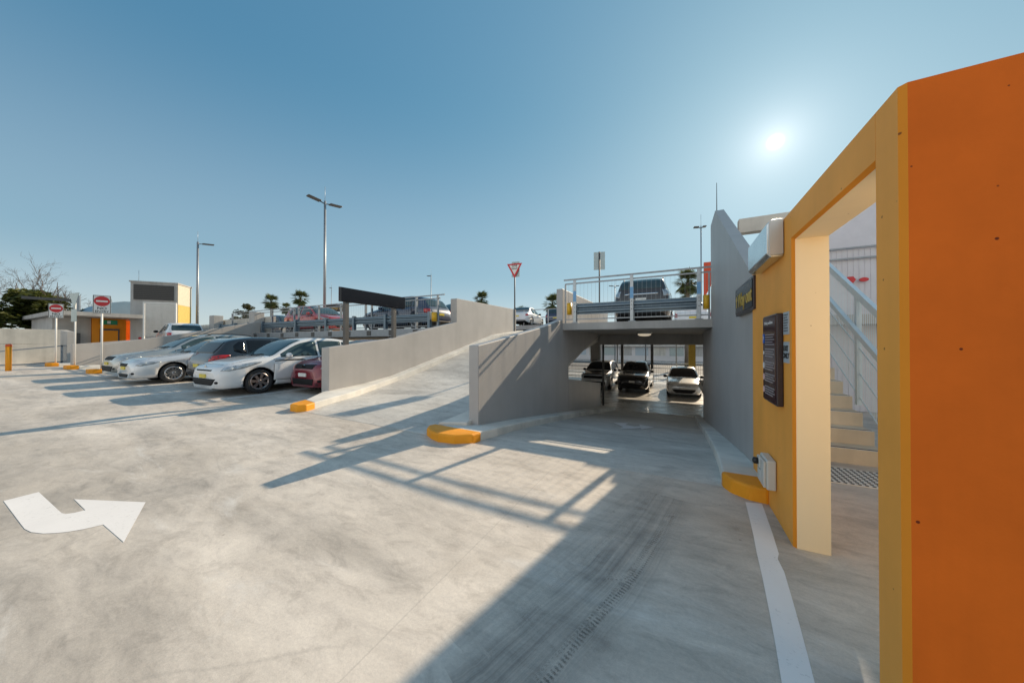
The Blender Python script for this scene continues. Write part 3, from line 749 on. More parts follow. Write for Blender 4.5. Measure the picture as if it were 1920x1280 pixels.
# dividing wall between the two ramps
dw = MB()
dw.prism([(4.54, -.3), (4.54, 1.43), (5.23, 1.525), (7.58, 1.89), (9.05, 2.17), (9.05, 3.08), (9.64, 3.085), (9.64, -1.6), (8, -1.6)], -3.16, -2.97, 'x')
dw.prism([(9.64, -1.7), (9.64, .36), (14.4, -.27), (14.4, -1.7)], -3.16, -2.97, 'x')
dw.prism([(9.64, .84), (9.64, 3.085), (16, 3.15), (16, 1.84), (14.4, 1.84), (12.2, 1.40)], -3.16, -2.97, 'x')
tag(dw.build('dividing_wall', M['grey_wall'], bevel=.012), 'grey concrete wall dividing the ramp up from the lane down', 'wall')
pw = MB().prism([(5.05, -.1), (5.05, 1.36), (7.12, 1.62), (10.3, 2.31), (10.3, 3.26), (15.6, 3.32), (15.6, -.1)], -8.06, -7.76, 'x')
tag(pw.build('ramp_wall', M['ramp_wall'], bevel=.012), 'sunlit grey wall along the left side of the ramp going up', 'wall')
bm_ = MB().box(-6, 8, 14.5, 14.95, 1.42, 1.838).build('ceiling_beam', M['slab'], bevel=.01)
tag(bm_, 'deep concrete beam under the bridge at the foot of the lane down', 'beam')
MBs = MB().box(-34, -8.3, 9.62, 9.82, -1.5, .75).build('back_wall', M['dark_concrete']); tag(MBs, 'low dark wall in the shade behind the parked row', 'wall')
st = MB().tube([(-2.9, 14.55, -1.4), (-2.9, 14.55, 1.42)], .045, 10).build('steel_post', M['dark_post']); tag(st, 'thin steel post at the end of the dividing wall', 'post')

# kerbs
def kerb(name, left, right, base, label, nose=None):
    h = .135
    k = MB().strip(left, right, lambda x, y: base(x, y) + h, base).build(name, M['kerb'], bevel=.02)
    tag(k, label, 'kerb')
    if nose:
        n = MB().strip(nose[0], nose[1], lambda x, y: base(x, y) + h + .003, base).build('kerb_nose', M['kerb_yellow'], k, bevel=.025)
    return k
zb0 = lambda x, y: rampdown(y)
kerb('kerb', [(-3.52, 4.16), (-3.16, 4.35), (-3.06, 4.54), (-3.06, 6), (-3.06, 8), (-3.06, 10), (-3.06, 12), (-3.06, 14.4)],
     [(-2.66, 4.10), (-2.63, 4.35), (-2.60, 4.54), (-2.64, 6), (-2.66, 8), (-2.66, 10), (-2.62, 12), (-2.36, 14.4)], zb0,
     'curved concrete kerb with a yellow nose below the dividing wall',
     nose=([(-3.30, 3.76), (-3.50, 3.88), (-3.62, 4.06), (-3.60, 4.20)], [(-3.12, 3.70), (-2.86, 3.74), (-2.65, 3.90), (-2.64, 4.12)]))
k_ = MB().strip([(-3.56, 4.22), (-3.48, 5), (-3.42, 6), (-3.40, 8), (-3.40, 12), (-3.40, 16)], [(-3.10, 4.40), (-3.10, 5), (-3.10, 6), (-3.10, 8), (-3.10, 12), (-3.10, 16)],
                lambda x, y: rampup(y) - .06 * (1 - ss(3.9, 5.2, y)) + .13, lambda x, y: rampup(y)).build('kerb', M['kerb'], bevel=.02)
tag(k_, 'concrete kerb on the right edge of the ramp going up', 'kerb')
zu = lambda x, y: rampup(y) - .06 * (1 - ss(3.9, 5.2, y)) + gz(x) * (1 - ss(3.9, 8, y))
kerb('kerb', [(-7.30, 4.22), (-7.9, 5.06), (-7.85, 6), (-7.85, 7), (-7.85, 10), (-7.85, 13), (-7.85, 16)],
     [(-6.85, 4.14), (-7.08, 5.2), (-7.33, 6.1), (-7.46, 7), (-7.5, 10), (-7.5, 13), (-7.5, 16)], zu,
     'long concrete kerb with a yellow nose along the left ramp wall',
     nose=([(-7.12, 3.80), (-7.20, 3.90), (-7.32, 4.23)], [(-6.86, 3.80), (-6.76, 3.92), (-6.84, 4.15)]))
kerb('kerb', [(.42, 3.99), (.44, 4.3), (.47, 5), (.50, 6), (.54, 8), (.56, 11), (.58, 14.2)], [(.80, 3.99), (.80, 4.3), (.80, 5), (.80, 6), (.80, 8), (.80, 11), (.80, 14.2)], zb0,
     'concrete kerb with a rounded yellow nose beside the tall grey wall',
     nose=([(.60, 3.68), (.47, 3.78), (.42, 3.90), (.415, 4.0)], [(.75, 3.66), (.75, 3.70), (.75, 3.80), (.75, 4.0)]))

# ------------------------------------------------------------------ painted markings and tyre marks
def marking(name, pix, label, cat, mat=None, z=.002, group=None, pts=None, zf=None):
    pts = pts or [G(*p) for p in pix]
    bm = bmesh.new(); zf = zf or gz
    vs = [bm.verts.new((x, y, zf(x, y) + z)) for x, y in pts]
    f = bm.faces.new(vs); bmesh.ops.triangulate(bm, faces=[f]); bm.normal_update()
    if sum(f.normal.z for f in bm.faces) < 0: bmesh.ops.reverse_faces(bm, faces=bm.faces[:])
    me = bpy.data.meshes.new(name); bm.to_mesh(me); bm.free(); me.materials.append(mat or M['white_paint'])
    o = bpy.data.objects.new(name, me); C.objects.link(o); tag(o, label, cat, group); return o
marking('arrow_marking', [(9.8,937.9),(75.5,921.2),(114.8,957),(119,960.5),(126.3,962),(142,960),(163,955),(141.7,934.6),(275.6,940.2),(235.2,1014.7),(196.9,981.9),(160,990.5),(130,995.5),(108.3,997.6),(85,998.6),(62.3,996),(50,990),(42.7,981)],
        'large white painted turn arrow on the open concrete', 'road marking')
wl_ = [(1396,940),(1403,968),(1411,1003),(1417,1036),(1418.5,1042),(1427,1080),(1439,1140),(1450,1200),(1458,1250),(1463.5,1285),(1470,1330),(1545,1330),(1526,1285),(1513,1233),(1497,1172),(1482,1118),(1468,1070),(1456,1046),(1458,1036),(1447,1000),(1436,968),(1427,943)]
marking('line_marking', wl_, 'white painted edge line beside the yellow wall', 'road marking')
# double-headed arrow down the lane (on the ramp)
ar = []
for px, py in [(1150,792.5),(1178,793),(1172,796.5),(1190,800),(1200,799),(1198,796),(1226,801),(1203,805),(1200,802.5),(1184,803.8),(1176,803.5),(1162,803.5),(1168,800.5)]:
    r = ray(px, py); d = 5.0
    for _ in range(40):
        p = r * d; d += (EYE + p.z - rampdown(p.y)) / -r.z * .5
    ar.append(((r * d).x, (r * d).y))
marking('arrow_marking', None, 'white double headed arrow painted on the lane going down', 'road marking', pts=ar, zf=lambda x, y: rampdown(y), z=.012)
for i, (x, lab) in enumerate(((-9.85, 'white bay line between the maroon car and the white hatchback'), (-12.05, 'white bay line between the white hatchback and the dark car'),
             (-14.35, 'white bay line between the dark car and the white sedan'), (-16.75, 'white bay line between the white sedan and the silver wagon'),
             (-19.2, 'white bay line to the left of the silver wagon'))):
    marking('bay_line', None, lab, 'road marking', M['line_paint'], group='white bay lines', pts=[(x - .05, 3.1), (x + .05, 3.1), (x + .05, 8.6), (x - .05, 8.6)])
def trans_mat(name, col, mask_scale, stretch, thr, rot=0, alpha=.8, wave=None):
    m, nt, b = new_mat(name); b.inputs['Base Color'].default_value = (*col, 1); b.inputs['Roughness'].default_value = .75
    f = noise(nt, mask_scale, 6, .7, stretch=stretch, rotz=rot)
    a = ramp_(nt, f, [(thr, (0, 0, 0)), (thr + .18, (alpha,) * 3)])
    if wave:
        co = nd(nt, 'ShaderNodeTexCoord'); uvn = nd(nt, 'ShaderNodeUVMap')
        sep = nd(nt, 'ShaderNodeSeparateXYZ'); nt.links.new(uvn.outputs[0], sep.inputs[0])
        wv = nd(nt, 'ShaderNodeTexWave', wave_type='BANDS', bands_direction='Y'); wv.inputs['Scale'].default_value = wave; wv.inputs['Distortion'].default_value = 1.2
        nt.links.new(uvn.outputs[0], wv.inputs[0])
        a = mixc(nt, a, ramp_(nt, wv.outputs[0], [(.3, (.35,)*3), (.6, (1,)*3)]), 1, 'MULTIPLY')
        # soft sides
        r2 = ramp_(nt, sep.outputs[0], [(0, (0,)*3), (.18, (1,)*3), (.82, (1,)*3), (1, (0,)*3)])
        a = mixc(nt, a, r2, 1, 'MULTIPLY')
    tr = nd(nt, 'ShaderNodeBsdfTransparent'); mx = nd(nt, 'ShaderNodeMixShader')
    nt.links.new(a, mx.inputs[0]); nt.links.new(tr.outputs[0], mx.inputs[1]); nt.links.new(b.outputs[0], mx.inputs[2])
    nt.links.new(mx.outputs[0], nt.nodes['Material Output'].inputs[0]); return m
def scratch_mat(name, col, alpha, streaks=(30, 1.1, 1), tread=False):
    m, nt, b = new_mat(name); b.inputs['Base Color'].default_value = (*col, 1); b.inputs['Roughness'].default_value = .8
    uvn = nd(nt, 'ShaderNodeUVMap'); v = uvn.outputs[0]
    sep = nd(nt, 'ShaderNodeSeparateXYZ'); nt.links.new(v, sep.inputs[0])
    f = noise(nt, 1.0, 6, .7, vec=v, stretch=streaks); a = ramp_(nt, f, [(.30, (0,)*3), (.74, (alpha,)*3)])
    if tread:
        wv = nd(nt, 'ShaderNodeTexWave', wave_type='BANDS', bands_direction='Y'); wv.inputs['Scale'].default_value = 13; wv.inputs['Distortion'].default_value = 3.0
        nt.links.new(v, wv.inputs[0]); a = ramp_(nt, wv.outputs[0], [(.42, (0,)*3), (.60, (alpha,)*3)])
        br = noise(nt, 2.2, 4, .7, vec=v, stretch=(1, 1, 1)); a = mixc(nt, a, ramp_(nt, br, [(.42, (0,)*3), (.55, (1,)*3)]), 1, 'MULTIPLY')
    br2 = noise(nt, .5, 4, .6, vec=v, stretch=(.6, 1.2, 1))
    a = mixc(nt, a, ramp_(nt, br2, [(.34, (.25,)*3), (.56, (1,)*3)]), 1, 'MULTIPLY')
    a = mixc(nt, a, ramp_(nt, sep.outputs[0], [(0, (0,)*3), (.22, (1,)*3), (.78, (1,)*3), (1, (0,)*3)]), 1, 'MULTIPLY')
    tr = nd(nt, 'ShaderNodeBsdfTransparent'); mx = nd(nt, 'ShaderNodeMixShader')
    nt.links.new(a, mx.inputs[0]); nt.links.new(tr.outputs[0], mx.inputs[1]); nt.links.new(b.outputs[0], mx.inputs[2])
    nt.links.new(mx.outputs[0], nt.nodes['Material Output'].inputs[0]); return m
M['skid'] = scratch_mat('rubber_streaks', (.13, .13, .135), .55, (18, .22, 1))
M['skid_tread'] = scratch_mat('rubber_tread', (.08, .08, .082), .50, tread=True)
M['skid_soft'] = scratch_mat('faint_rubber_streaks', (.15, .15, .15), .24, (10, .22, 1))
def tyre_mark(pix, width, mat, label, n=26):
    pts = [Vector((*G(*p), 0)) for p in pix]
    path = []
    for i in range(len(pts) - 1):
        for k in range(n): path.append(pts[i].lerp(pts[i+1], k / n))
    path.append(pts[-1])
    for _ in range(12): path = [path[0]] + [(a + b * 2 + c) / 4 for a, b, c in zip(path, path[1:], path[2:])] + [path[-1]]
    me = bpy.data.meshes.new('tyre_mark'); vs, fs, uv = [], [], []; run = 0
    for i, p in enumerate(path):
        t = (path[min(i+1, len(path)-1)] - path[max(i-1, 0)]).normalized(); nrm = Vector((-t.y, t.x, 0))
        if i: run += (p - path[i-1]).length
        wd = width * (1 + .02 * math.sin(i * .35))
        for s in (-1, 1): q = p + nrm * wd / 2 * s; vs.append((q.x, q.y, (gz(q.x) if q.y < 3.9 else rampdown(q.y)) + .004)); uv.append(((s + 1) / 2, run))
    for i in range(len(path) - 1): fs.append((2*i, 2*i+2, 2*i+3, 2*i+1))
    me.from_pydata(vs, [], fs); ul = me.uv_layers.new(name='UVMap')
    for lp in me.loops: ul.data[lp.index].uv = uv[lp.vertex_index]
    me.materials.append(mat); me.update()
    o = bpy.data.objects.new('tyre_mark', me); C.objects.link(o); tag(o, label, 'tyre mark')
    if me.polygons[0].normal.z < 0: me.flip_normals()
tyre_mark([(1250, 930), (1205, 1000), (1140, 1085), (1045, 1175), (930, 1290), (880, 1330)], .50, M['skid'], 'broad dark rubber streaks along the shadow of the stair wall')
tyre_mark([(1258, 965), (1228, 1015), (1180, 1085), (1100, 1175), (1010, 1280)], .075, M['skid_tread'], 'narrow tyre print with a tread pattern at the right edge of the dark streaks')
tyre_mark([(1190, 1070), (1165, 1083), (1135, 1082)], .05, M['skid_tread'], 'short curved tyre print that crosses the dark streaks')
tyre_mark([(1270, 870), (1235, 900), (1160, 960), (1050, 1050), (860, 1210)], .30, M['skid_soft'], 'faint rubber streaks that cross from the lane into the sunlight')
tyre_mark([(1255, 1035), (1330, 1050), (1420, 1075)], .05, M['skid_soft'], 'faint dark scuff in the shade left of the white edge line')

# ------------------------------------------------------------------ bridge front: railing and guard rail
WP = [(0, 0), (.0, .035), (.05, .07), (.05, .11), (.0, .145), (.0, .175), (.05, .21), (.05, .25), (.0, .285), (.0, .32)]
def w_beam(mb, p, q, z, depth_dir):
    # W section swept from p to q (plan points)
    p, q = Vector((*p, 0)), Vector((*q, 0)); dd = Vector(depth_dir)
    A, B, A2, B2 = [], [], [], []
    for d, h in WP:
        for L_, base, o in ((A, p, 0), (B, q, 0), (A2, p, -.006), (B2, q, -.006)):
            v = base + dd * (d + o); L_.append(mb.bm.verts.new((v.x, v.y, z + h)))
    for X, Y in ((A, B), (A2, B2)):
        for k in range(len(WP) - 1): mb.face([X[k], X[k+1], Y[k+1], Y[k]])
    for k in range(len(WP) - 1): mb.face([A[k], A[k+1], A2[k+1], A2[k]]); mb.face([B[k], B[k+1], B2[k+1], B2[k]])
    mb.face([A[0], B[0], B2[0], A2[0]]); mb.face([A[-1], B[-1], B2[-1], A2[-1]])
def bar_infill(mb, x0, x1, y, z0, z1, gap=.11, r=.0019, slope=None):
    n = int((x1 - x0) / gap)
    for i in range(n + 1):
        x = x0 + (x1 - x0) * i / n; dz = slope(x) if slope else 0
        mb.box(x - r, x + r, y - r, y + r, z0 + dz, z1 + dz)
# railing over the lane
yb = 9.12
rl = empty('bridge_railing', (-1.0, yb, ZD), 0, 'steel railing with two rails and thin bars on the bridge edge', 'railing')
def relb(mb, o): bmesh.ops.translate(mb.bm, verts=mb.bm.verts[:], vec=-Vector(o)); return mb
o0 = (-1.0, yb, ZD)
relb(MB().bar((-2.95, yb, ZD + 1.27), (.76, yb, ZD + 1.27), .06, .035), o0).build('handrail', M['rail_grey'], rl)
relb(MB().bar((-2.93, yb + .05, ZD + 1.16), (.76, yb + .05, ZD + 1.16), .035, .035), o0).build('top_rail', M['rail_grey'], rl)
relb(MB().bar((-2.93, yb + .05, ZD + .11), (.76, yb + .05, ZD + .11), .03, .03), o0).build('bottom_rail', M['rail_grey'], rl)
mb = MB(); bar_infill(mb, -2.93, .76, yb + .05, ZD + .11, ZD + 1.15); relb(mb, o0).build('bar_infill', M['rail_grey'], rl)
for x in (-2.92, .72): relb(MB().box(x - .02, x + .02, yb + .03, yb + .07, ZD, ZD + 1.15), o0).build('end_post', M['rail_grey'], rl)
gr = empty('guard_rail', (-1.0, 9.1, ZD), 0, 'galvanised w section crash barrier on three posts across the bridge', 'guard rail')
o1 = (-1.0, 9.1, ZD)
mb = MB(); w_beam(mb, (-2.62, 9.2), (.45, 9.2), ZD + .25, (0, -1, 0)); relb(mb, o1).build('barrier_beam', M['guard'], gr)
for k, x in enumerate((-2.62, -1.06, .50)):
    mb = MB(); mb.box(x - .042, x + .042, 9.08, 9.10, ZD + .005, ZD + 1.25); mb.box(x - .09, x + .09, 9.06, 9.30, ZD + .002, ZD + .02)
    mb.box(x - .008, x + .008, 9.101, 9.15, ZD + .02, ZD + 1.25); mb.box(x - .05, x + .05, 9.16, 9.25, ZD + .02, ZD + .60)
    p_ = relb(mb, o1).build('post', M['galv'], gr, bevel=.006)
    relb(MB().box(x - .044, x + .044, 9.076, 9.103, ZD + .62, ZD + .92), o1).build('blue_film', M['blue_steel'], p_)
    for zz in (.33, .45, .54): relb(MB().tube([(x, 9.08, ZD + zz), (x, 9.07, ZD + zz)], .012, 8), o1).build('bolt', M['dark_post'], p_)
for x, s in ((-2.80, -1), (.66, 1)):
    relb(MB().lathe([(.10, 0), (.10, .34)], 14, Matrix.Translation((x, 9.17, ZD + .25)) @ Matrix.Diagonal((.7, 1, 1, 1))), o1).build('end_buffer', M['yellow_plastic'], gr)
lt = empty('ceiling_light', (-.95, 11.6, 1.86), R(8), 'oval white bulkhead light under the bridge', 'light')
MB().lathe([(.24, 0), (.24, -.05), (.21, -.07)], 20, Matrix.Diagonal((1, .45, 1, 1))).build('housing', M['plastic_grey'], lt)
MB().lathe([(.21, -.07), (.20, -.11), (.14, -.14), (.05, -.15)], 20, Matrix.Diagonal((1, .43, 1, 1))).build('diffuser', M['tube_light'], lt)

# ------------------------------------------------------------------ long railing and guard rail of the deck edge on the left
def long_rail(x0, x1, y, label, posts):
    o = empty('deck_railing', ((x0 + x1) / 2, y, ZD), 0, label, 'railing'); oo = ((x0 + x1) / 2, y, ZD)
    relb(MB().bar((x0, y, ZD + 1.16), (x1, y, ZD + 1.16), .04, .04), oo).build('top_rail', M['rail_grey'], o)
    relb(MB().bar((x0, y, ZD + .10), (x1, y, ZD + .10), .03, .03), oo).build('bottom_rail', M['rail_grey'], o)
    relb(MB().bar((x0 + .3, y - .05, ZD + 1.28), (x1 + .25, y - .05, ZD + 1.28), .05, .04), oo).build('handrail', M['rail_grey'], o)
    mb = MB(); bar_infill(mb, x0, x1, y, ZD + .1, ZD + 1.15, .12); relb(mb, oo).build('bar_infill', M['rail_grey'], o)
    for x in posts: relb(MB().box(x - .03, x + .03, y - .06, y + .02, ZD, ZD + 1.27), oo).build('post', M['rail_grey'], o)
long_rail(-12.0, -8.1, 9.72, 'railing with thin bars on the deck edge behind the black panel', (-11.9, -10.6, -9.3, -8.2))
long_rail(-17.5, -12.2, 9.72, 'railing with thin bars on the deck edge left of the black panel', (-17.4, -15.7, -14, -12.3))
long_rail(-24.5, -17.7, 9.72, 'railing with thin bars at the left end of the deck edge', (-24.4, -22.1, -19.9, -17.8))
g2 = empty('guard_rail', (-14, 9.6, ZD), 0, 'long blue grey crash barrier along the deck above the parked row', 'guard rail')
o2 = (-14, 9.6, ZD)
xs_ = [-20.6, -17.4, -14.9, -12.9, -10.9, -8.5]
for a, b in zip(xs_, xs_[1:]):
    mb = MB(); w_beam(mb, (a + .05, 9.6), (b - .05, 9.6), ZD + .26, (0, -1, 0)); relb(mb, o2).build('barrier_beam', M['guard'], g2)
for x in xs_: relb(MB().box(x - .06, x + .06, 9.5, 9.64, ZD - .05, ZD + .64), o2).build('post', M['guard'], g2, bevel=.006)
relb(MB().lathe([(.10, 0), (.10, .34)], 14, Matrix.Translation((-8.28, 9.58, ZD + .26))), o2).build('end_buffer', M['yellow_plastic'], g2)
ed = MB()
ed.box(-22, -8.1, 9.22, 9.345, ZD - .30, ZD - .02)
e_ = ed.build('deck_edge_beam', M['rail_grey']); tag(e_, 'grey steel edge beam with square plates below the deck barrier', 'beam')
for i in range(10):
    x = -20.6 + i * 1.3
    MB().box(x - .12, x + .12, 9.205, 9.222, ZD - .26, ZD - .06).build('plate', M['dark_post'], e_)
g3 = empty('guard_rail', (-23, 9.6, ZD), 0, 'short crash barrier section left of the concrete column', 'guard rail'); o3 = (-23, 9.6, ZD)
mb = MB(); w_beam(mb, (-25.6, 9.55), (-21.9, 9.55), ZD + .26, (0, -1, 0)); relb(mb, o3).build('barrier_beam', M['guard'], g3)
for x in (-25.5, -23.6, -22.0): relb(MB().box(x - .06, x + .06, 9.45, 9.6, ZD - .4, ZD + .64), o3).build('post', M['guard'], g3)
for x, lab in ((-21.45, 'grey concrete column right of the short crash barrier'), (-26.4, 'grey concrete column left of the short crash barrier')):
    tag(MB().box(x - .3, x + .3, 9.4, 9.9, 0, ZD + 1.2).build('column', M['slab'], bevel=.015), lab, 'column')
tag(MB().box(-22.3, -20.25, 9.93, 10.05, ZD - .1, ZD + .95).build('parapet_wall', M['precast']), 'pale parapet wall behind the long crash barrier', 'wall')
tag(MB().box(-26.6, -23.1, 10.0, 10.15, ZD - .9, ZD + .95).build('parapet_wall', M['precast']), 'pale parapet wall behind the short crash barrier', 'wall')
tag(MB().box(-30.3, -26.75, 9.6, 9.8, .4, ZD + .65).build('parapet_wall', M['precast']), 'pale concrete panel left of the columns', 'wall')
# rail at the far deck beyond the top of the ramp
fr_ = empty('deck_railing', (-9, 21.5, 2.8), 0, 'thin railing beyond the top of the ramp', 'railing'); o4 = (-9, 21.5, 2.8)
for zz in (.55, 1.12): relb(MB().bar((-14, 21.4, 2.8 + zz), (-3.4, 21.4, 2.8 + zz), .05, .05), o4).build('rail', M['rail_grey'], fr_)
for x in (-13.9, -12, -10, -8.1, -5.9, -3.5): relb(MB().box(x - .03, x + .03, 21.37, 21.43, 2.8, 3.92), o4).build('post', M['rail_grey'], fr_)

# ------------------------------------------------------------------ things on the right wall
bx = empty('wall_light_box', (.69, 3.52, 2.28), 0, 'galvanised metal light box fixed near the top of the yellow wall', 'light box')
b = MB(); b.prism([(.742, 2.435), (.665, 2.435), (.635, 2.40), (.635, 2.17), (.66, 2.14), (.742, 2.14)], 3.16, 3.88, 'y')
relb(b, (.69, 3.52, 2.28)).build('housing', M['stainless'], bx, bevel=.006)
b = MB(); b.box(.652, .738, 3.148, 3.159, 2.155, 2.425); relb(b, (.69, 3.52, 2.28)).build('end_plate', M['alu'], bx)
wy = empty('way_out_sign', (.748, 4.71, 2.0), 0, 'dark glossy sign with yellow lettering Way out on the grey wall', 'sign')
relb(MB().box(.722, .774, 4.15, 5.27, 1.825, 2.185), (.748, 4.71, 2.0)).build('sign_box', M['dark_frame'], wy, bevel=.006)
relb(MB().box(.716, .7215, 4.18, 5.24, 1.855, 2.155), (.748, 4.71, 2.0)).build('sign_face', M['black_panel'], wy)
text('Way out', .235, M['letter_yellow'], wy, (-.034, -.10, -.005), (R(90), 0, R(-90)), bold=.002)
ab = MB().prism([(-.02, -.07), (.02, -.07), (.02, .02), (.055, .02), (0, .085), (-.055, .02), (-.02, .02)], -.0345, -.031, 'x')
for v in ab.bm.verts: v.co.y += .43
ab.build('arrow', M['letter_yellow'], wy)
ib = empty('information_board', (.72, 3.40, 1.33), 0, 'tall dark purple board of parking rules on the yellow wall', 'sign'); oi = (.72, 3.40, 1.33)
relb(MB().box(.700, .7445, 3.185, 3.61, .965, 1.70), oi).build('board', M['dark_frame'], ib, bevel=.008)
fm = plain('board_face', (.03, .006, .016), .15, 0, .1)
relb(MB().box(.695, .6995, 3.20, 3.595, .98, 1.685), oi).build('board_face', fm, ib)
text('Parking conditions', .036, M['letter_white'], ib, (-.0275, -.0, .305), (R(90), 0, R(-90)), extrude=.0008)
for z, mt, k in ((1.50, 'sign_blue', 'p'), (1.38, 'letter_white', 'b'), (1.27, 'letter_white', 'c'), (1.17, 'letter_pink', 'c'), (1.06, 'letter_pink', 'c')):
    if k == 'p':
        ic = relb(MB().box(.6905, .6945, 3.535, 3.585, z - .035, z + .045), oi).build('symbol', M[mt], ib)
        text('P', .06, M['letter_white'], ic, (-.0305, .158, z - 1.327), (R(90), 0, R(-90)), extrude=.0005)
    else:
        relb(MB().lathe([(.028 if k == 'c' else .012, 0), (.028 if k == 'c' else .012, .003)], 16, Matrix.Translation((.6945, 3.56, z)) @ Matrix.Rotation(R(-90), 4, 'Y') @ Matrix.Diagonal((1.3 if k == 'b' else 1, 1, 1, 1))), oi).build('symbol', M[mt], ib)
    b = MB()
    for i in range(5 if k == 'p' else 4):
        b.box(.6915, .6945, 3.22 + (.05 if i == 3 else 0) + (.03 if i == 1 else 0), 3.51, z + .030 - i * .02, z + .038 - i * .02)
    relb(b, oi).build('text_lines', M['letter_dim'], ib)
def notice(z0, z1, label, txt):
    o = relb(MB().box(.738, .7445, 3.035, 3.165, z0, z1), (.7445, 3.10, (z0+z1)/2)).build('notice', M['sign_grey']); o.location = (.7445, 3.10, (z0+z1)/2); tag(o, label, 'sign')
    return o
n1 = notice(1.53, 1.70, 'upper small grey notice of fine print beside the dark board', None)
b = MB()
for i in range(7): b.box(-.0085, -.0067, -.05 + (.02 if i % 3 == 1 else 0), .05, .06 - i * .02, .066 - i * .02)
b.build('text_lines', M['sign_black'], n1)
n2 = notice(1.315, 1.475, 'lower small grey notice that reads EXIT ONLY beside the dark board', None)
text('EXIT\nONLY', .055, M['sign_black'], n2, (-.0075, 0, .0), (R(90), 0, R(-90)), extrude=.001, bold=.002)
eb = empty('power_outlet', (.70, 3.50, .35), 0, 'grey weatherproof power outlet low on the yellow wall', 'outlet'); oe = (.70, 3.50, .35)
relb(MB().box(.675, .742, 3.39, 3.64, .225, .475, bev=.012), oe).build('housing', M['plastic_grey'], eb)
relb(MB().box(.655, .674, 3.40, 3.51, .24, .46, bev=.006), oe).build('cover', M['plastic_grey'], eb)
relb(MB().box(.650, .674, 3.53, 3.63, .36, .455, bev=.008), oe).build('socket', M['plastic_grey'], eb)
relb(MB().lathe([(.03, 0), (.03, .03), (.012, .04)], 12, Matrix.Translation((.650, 3.58, .41)) @ Matrix.Rotation(R(-90), 4, 'Y')), oe).build('switch', M['sign_black'], eb)
relb(MB().box(.655, .674, 3.53, 3.63, .24, .35, bev=.006), oe).build('cover', M['plastic_grey'], eb)

# stair behind the doorway
sr = empty('stair', (1.6, 5.35, 0), 0, 'concrete stair behind the doorway that climbs away', 'stairs'); osr = (1.6, 5.35, 0)
NS = 20
for k in range(NS):
    y0 = 5.35 + .28 * k
    relb(MB().box(.95, 2.20, y0, 5.35 + .28 * NS + .2, .18 * k + (.001 if k else -.05), .18 * (k + 1)), osr).build('step', M['step'], sr)
    relb(MB().box(.99, 2.19, y0 + .015, y0 + .06, .18 * (k + 1), .18 * (k + 1) + .004), osr).build('nosing', M['sign_black'], sr)
    relb(MB().box(.99, 2.19, y0 + .001, y0 + .013, .18 * (k + 1), .18 * (k + 1) + .004), osr).build('edge_strip', M['letter_white'], sr)
hr = empty('stair_railing', (2.27, 5.5, 0), 0, 'pale blue steel railing with a mesh screen on the stair', 'railing'); oh = (2.27, 5.5, 0)
sl = .59; zr = lambda y, h: .18 + (y - 5.35) * .62 + h
relb(MB().bar((2.25, 5.0, zr(5.0, 1.47)), (2.25, 9.6, zr(9.6, 1.47)), .05, .09), oh).build('top_rail', M['pale_steel'], hr)
relb(MB().bar((2.20, 5.0, zr(5.0, 1.0)), (2.20, 9.6, zr(9.6, 1.0)), .05, .07), oh).build('handrail', M['pale_steel'], hr)
for y in (5.15, 6.2, 7.25, 8.3, 9.4): relb(MB().box(2.24, 2.29, y - .03, y + .03, max(0, zr(y, -.1)), zr(y, 1.45)), oh).build('post', M['pale_steel'], hr)
mb = MB()
for i in range(96):
    y = 5.0 + i * .048; mb.box(2.266, 2.272, y - .0015, y + .0015, max(.02, zr(y, .0)), zr(y, 1.45))
for h in (.02, .35, .7): mb.bar((2.27, 5.0, zr(5.0, h)), (2.27, 9.6, zr(9.6, h)), .01, .012)
relb(mb, oh).build('mesh_screen', M['pale_steel'], hr)
# tactile plate in front of the first step
b = MB(); b.box(1.0, 2.2, 4.55, 5.1, 0, .006)
tp = b.build('tactile_paving', M['kerb']); tag(tp, 'tactile paving of dark studs before the first step', 'tactile paving')
b = MB()
for i in range(22):
    for j in range(10):
        x, y = 1.03 + i * .054, 4.58 + j * .054
        b.prism([(x + .016 * math.cos(a), y + .016 * math.sin(a)) for a in (0, 1.05, 2.1, 3.14, 4.19, 5.24)], .006, .011)
sd = b.build('stud', M['dark_post'], tp); tag(sd, kind='stuff')
# building beyond the stair
vb = empty('rear_building', (6, 9, 0), 0, 'pale corrugated building beyond the stair', 'building'); ovb = (6, 9, 0)
relb(MB().box(2.72, 9, 9.6, 12, -.5, 4.50), ovb).build('wall', plain('mauve_panel', (.66, .64, .68), .5, .1, .05), vb)
b = MB()
for i in range(64): x = 2.9 + i * .09; b.box(x, x + .06, 9.592, 9.6, 0, 3.52)
relb(b, ovb).build('corrugated_cladding', plain('cladding', (.67, .65, .68), .5, .0, .05), vb)
for zz in (3.54, 3.31): relb(MB().bar((2.9, 9.54, zz), (8, 9.54, zz), .04, .03), ovb).build('trim', M['rail_grey'], vb)
relb(MB().prism([(3.36 + .085 * math.cos(a * 1.047), 2.84 + .08 * math.sin(a * 1.047)) for a in range(6)], 9.49, 9.52, 'y'), ovb).build('red_emblem', M['sign_red'], vb)
relb(MB().prism([(3.57 + .075 * math.cos(a * .524), 2.83 + .045 * math.sin(a * .524)) for a in range(12)], 9.49, 9.52, 'y'), ovb).build('red_emblem', M['sign_red'], vb)
# canopy
cn = MB(); cn.box(1.14, 2.45, 7.85, 8.05, 3.70, 3.98)
tag(cn.build('canopy', M['kerb']), 'thin pale canopy slab behind the yellow wall', 'canopy')
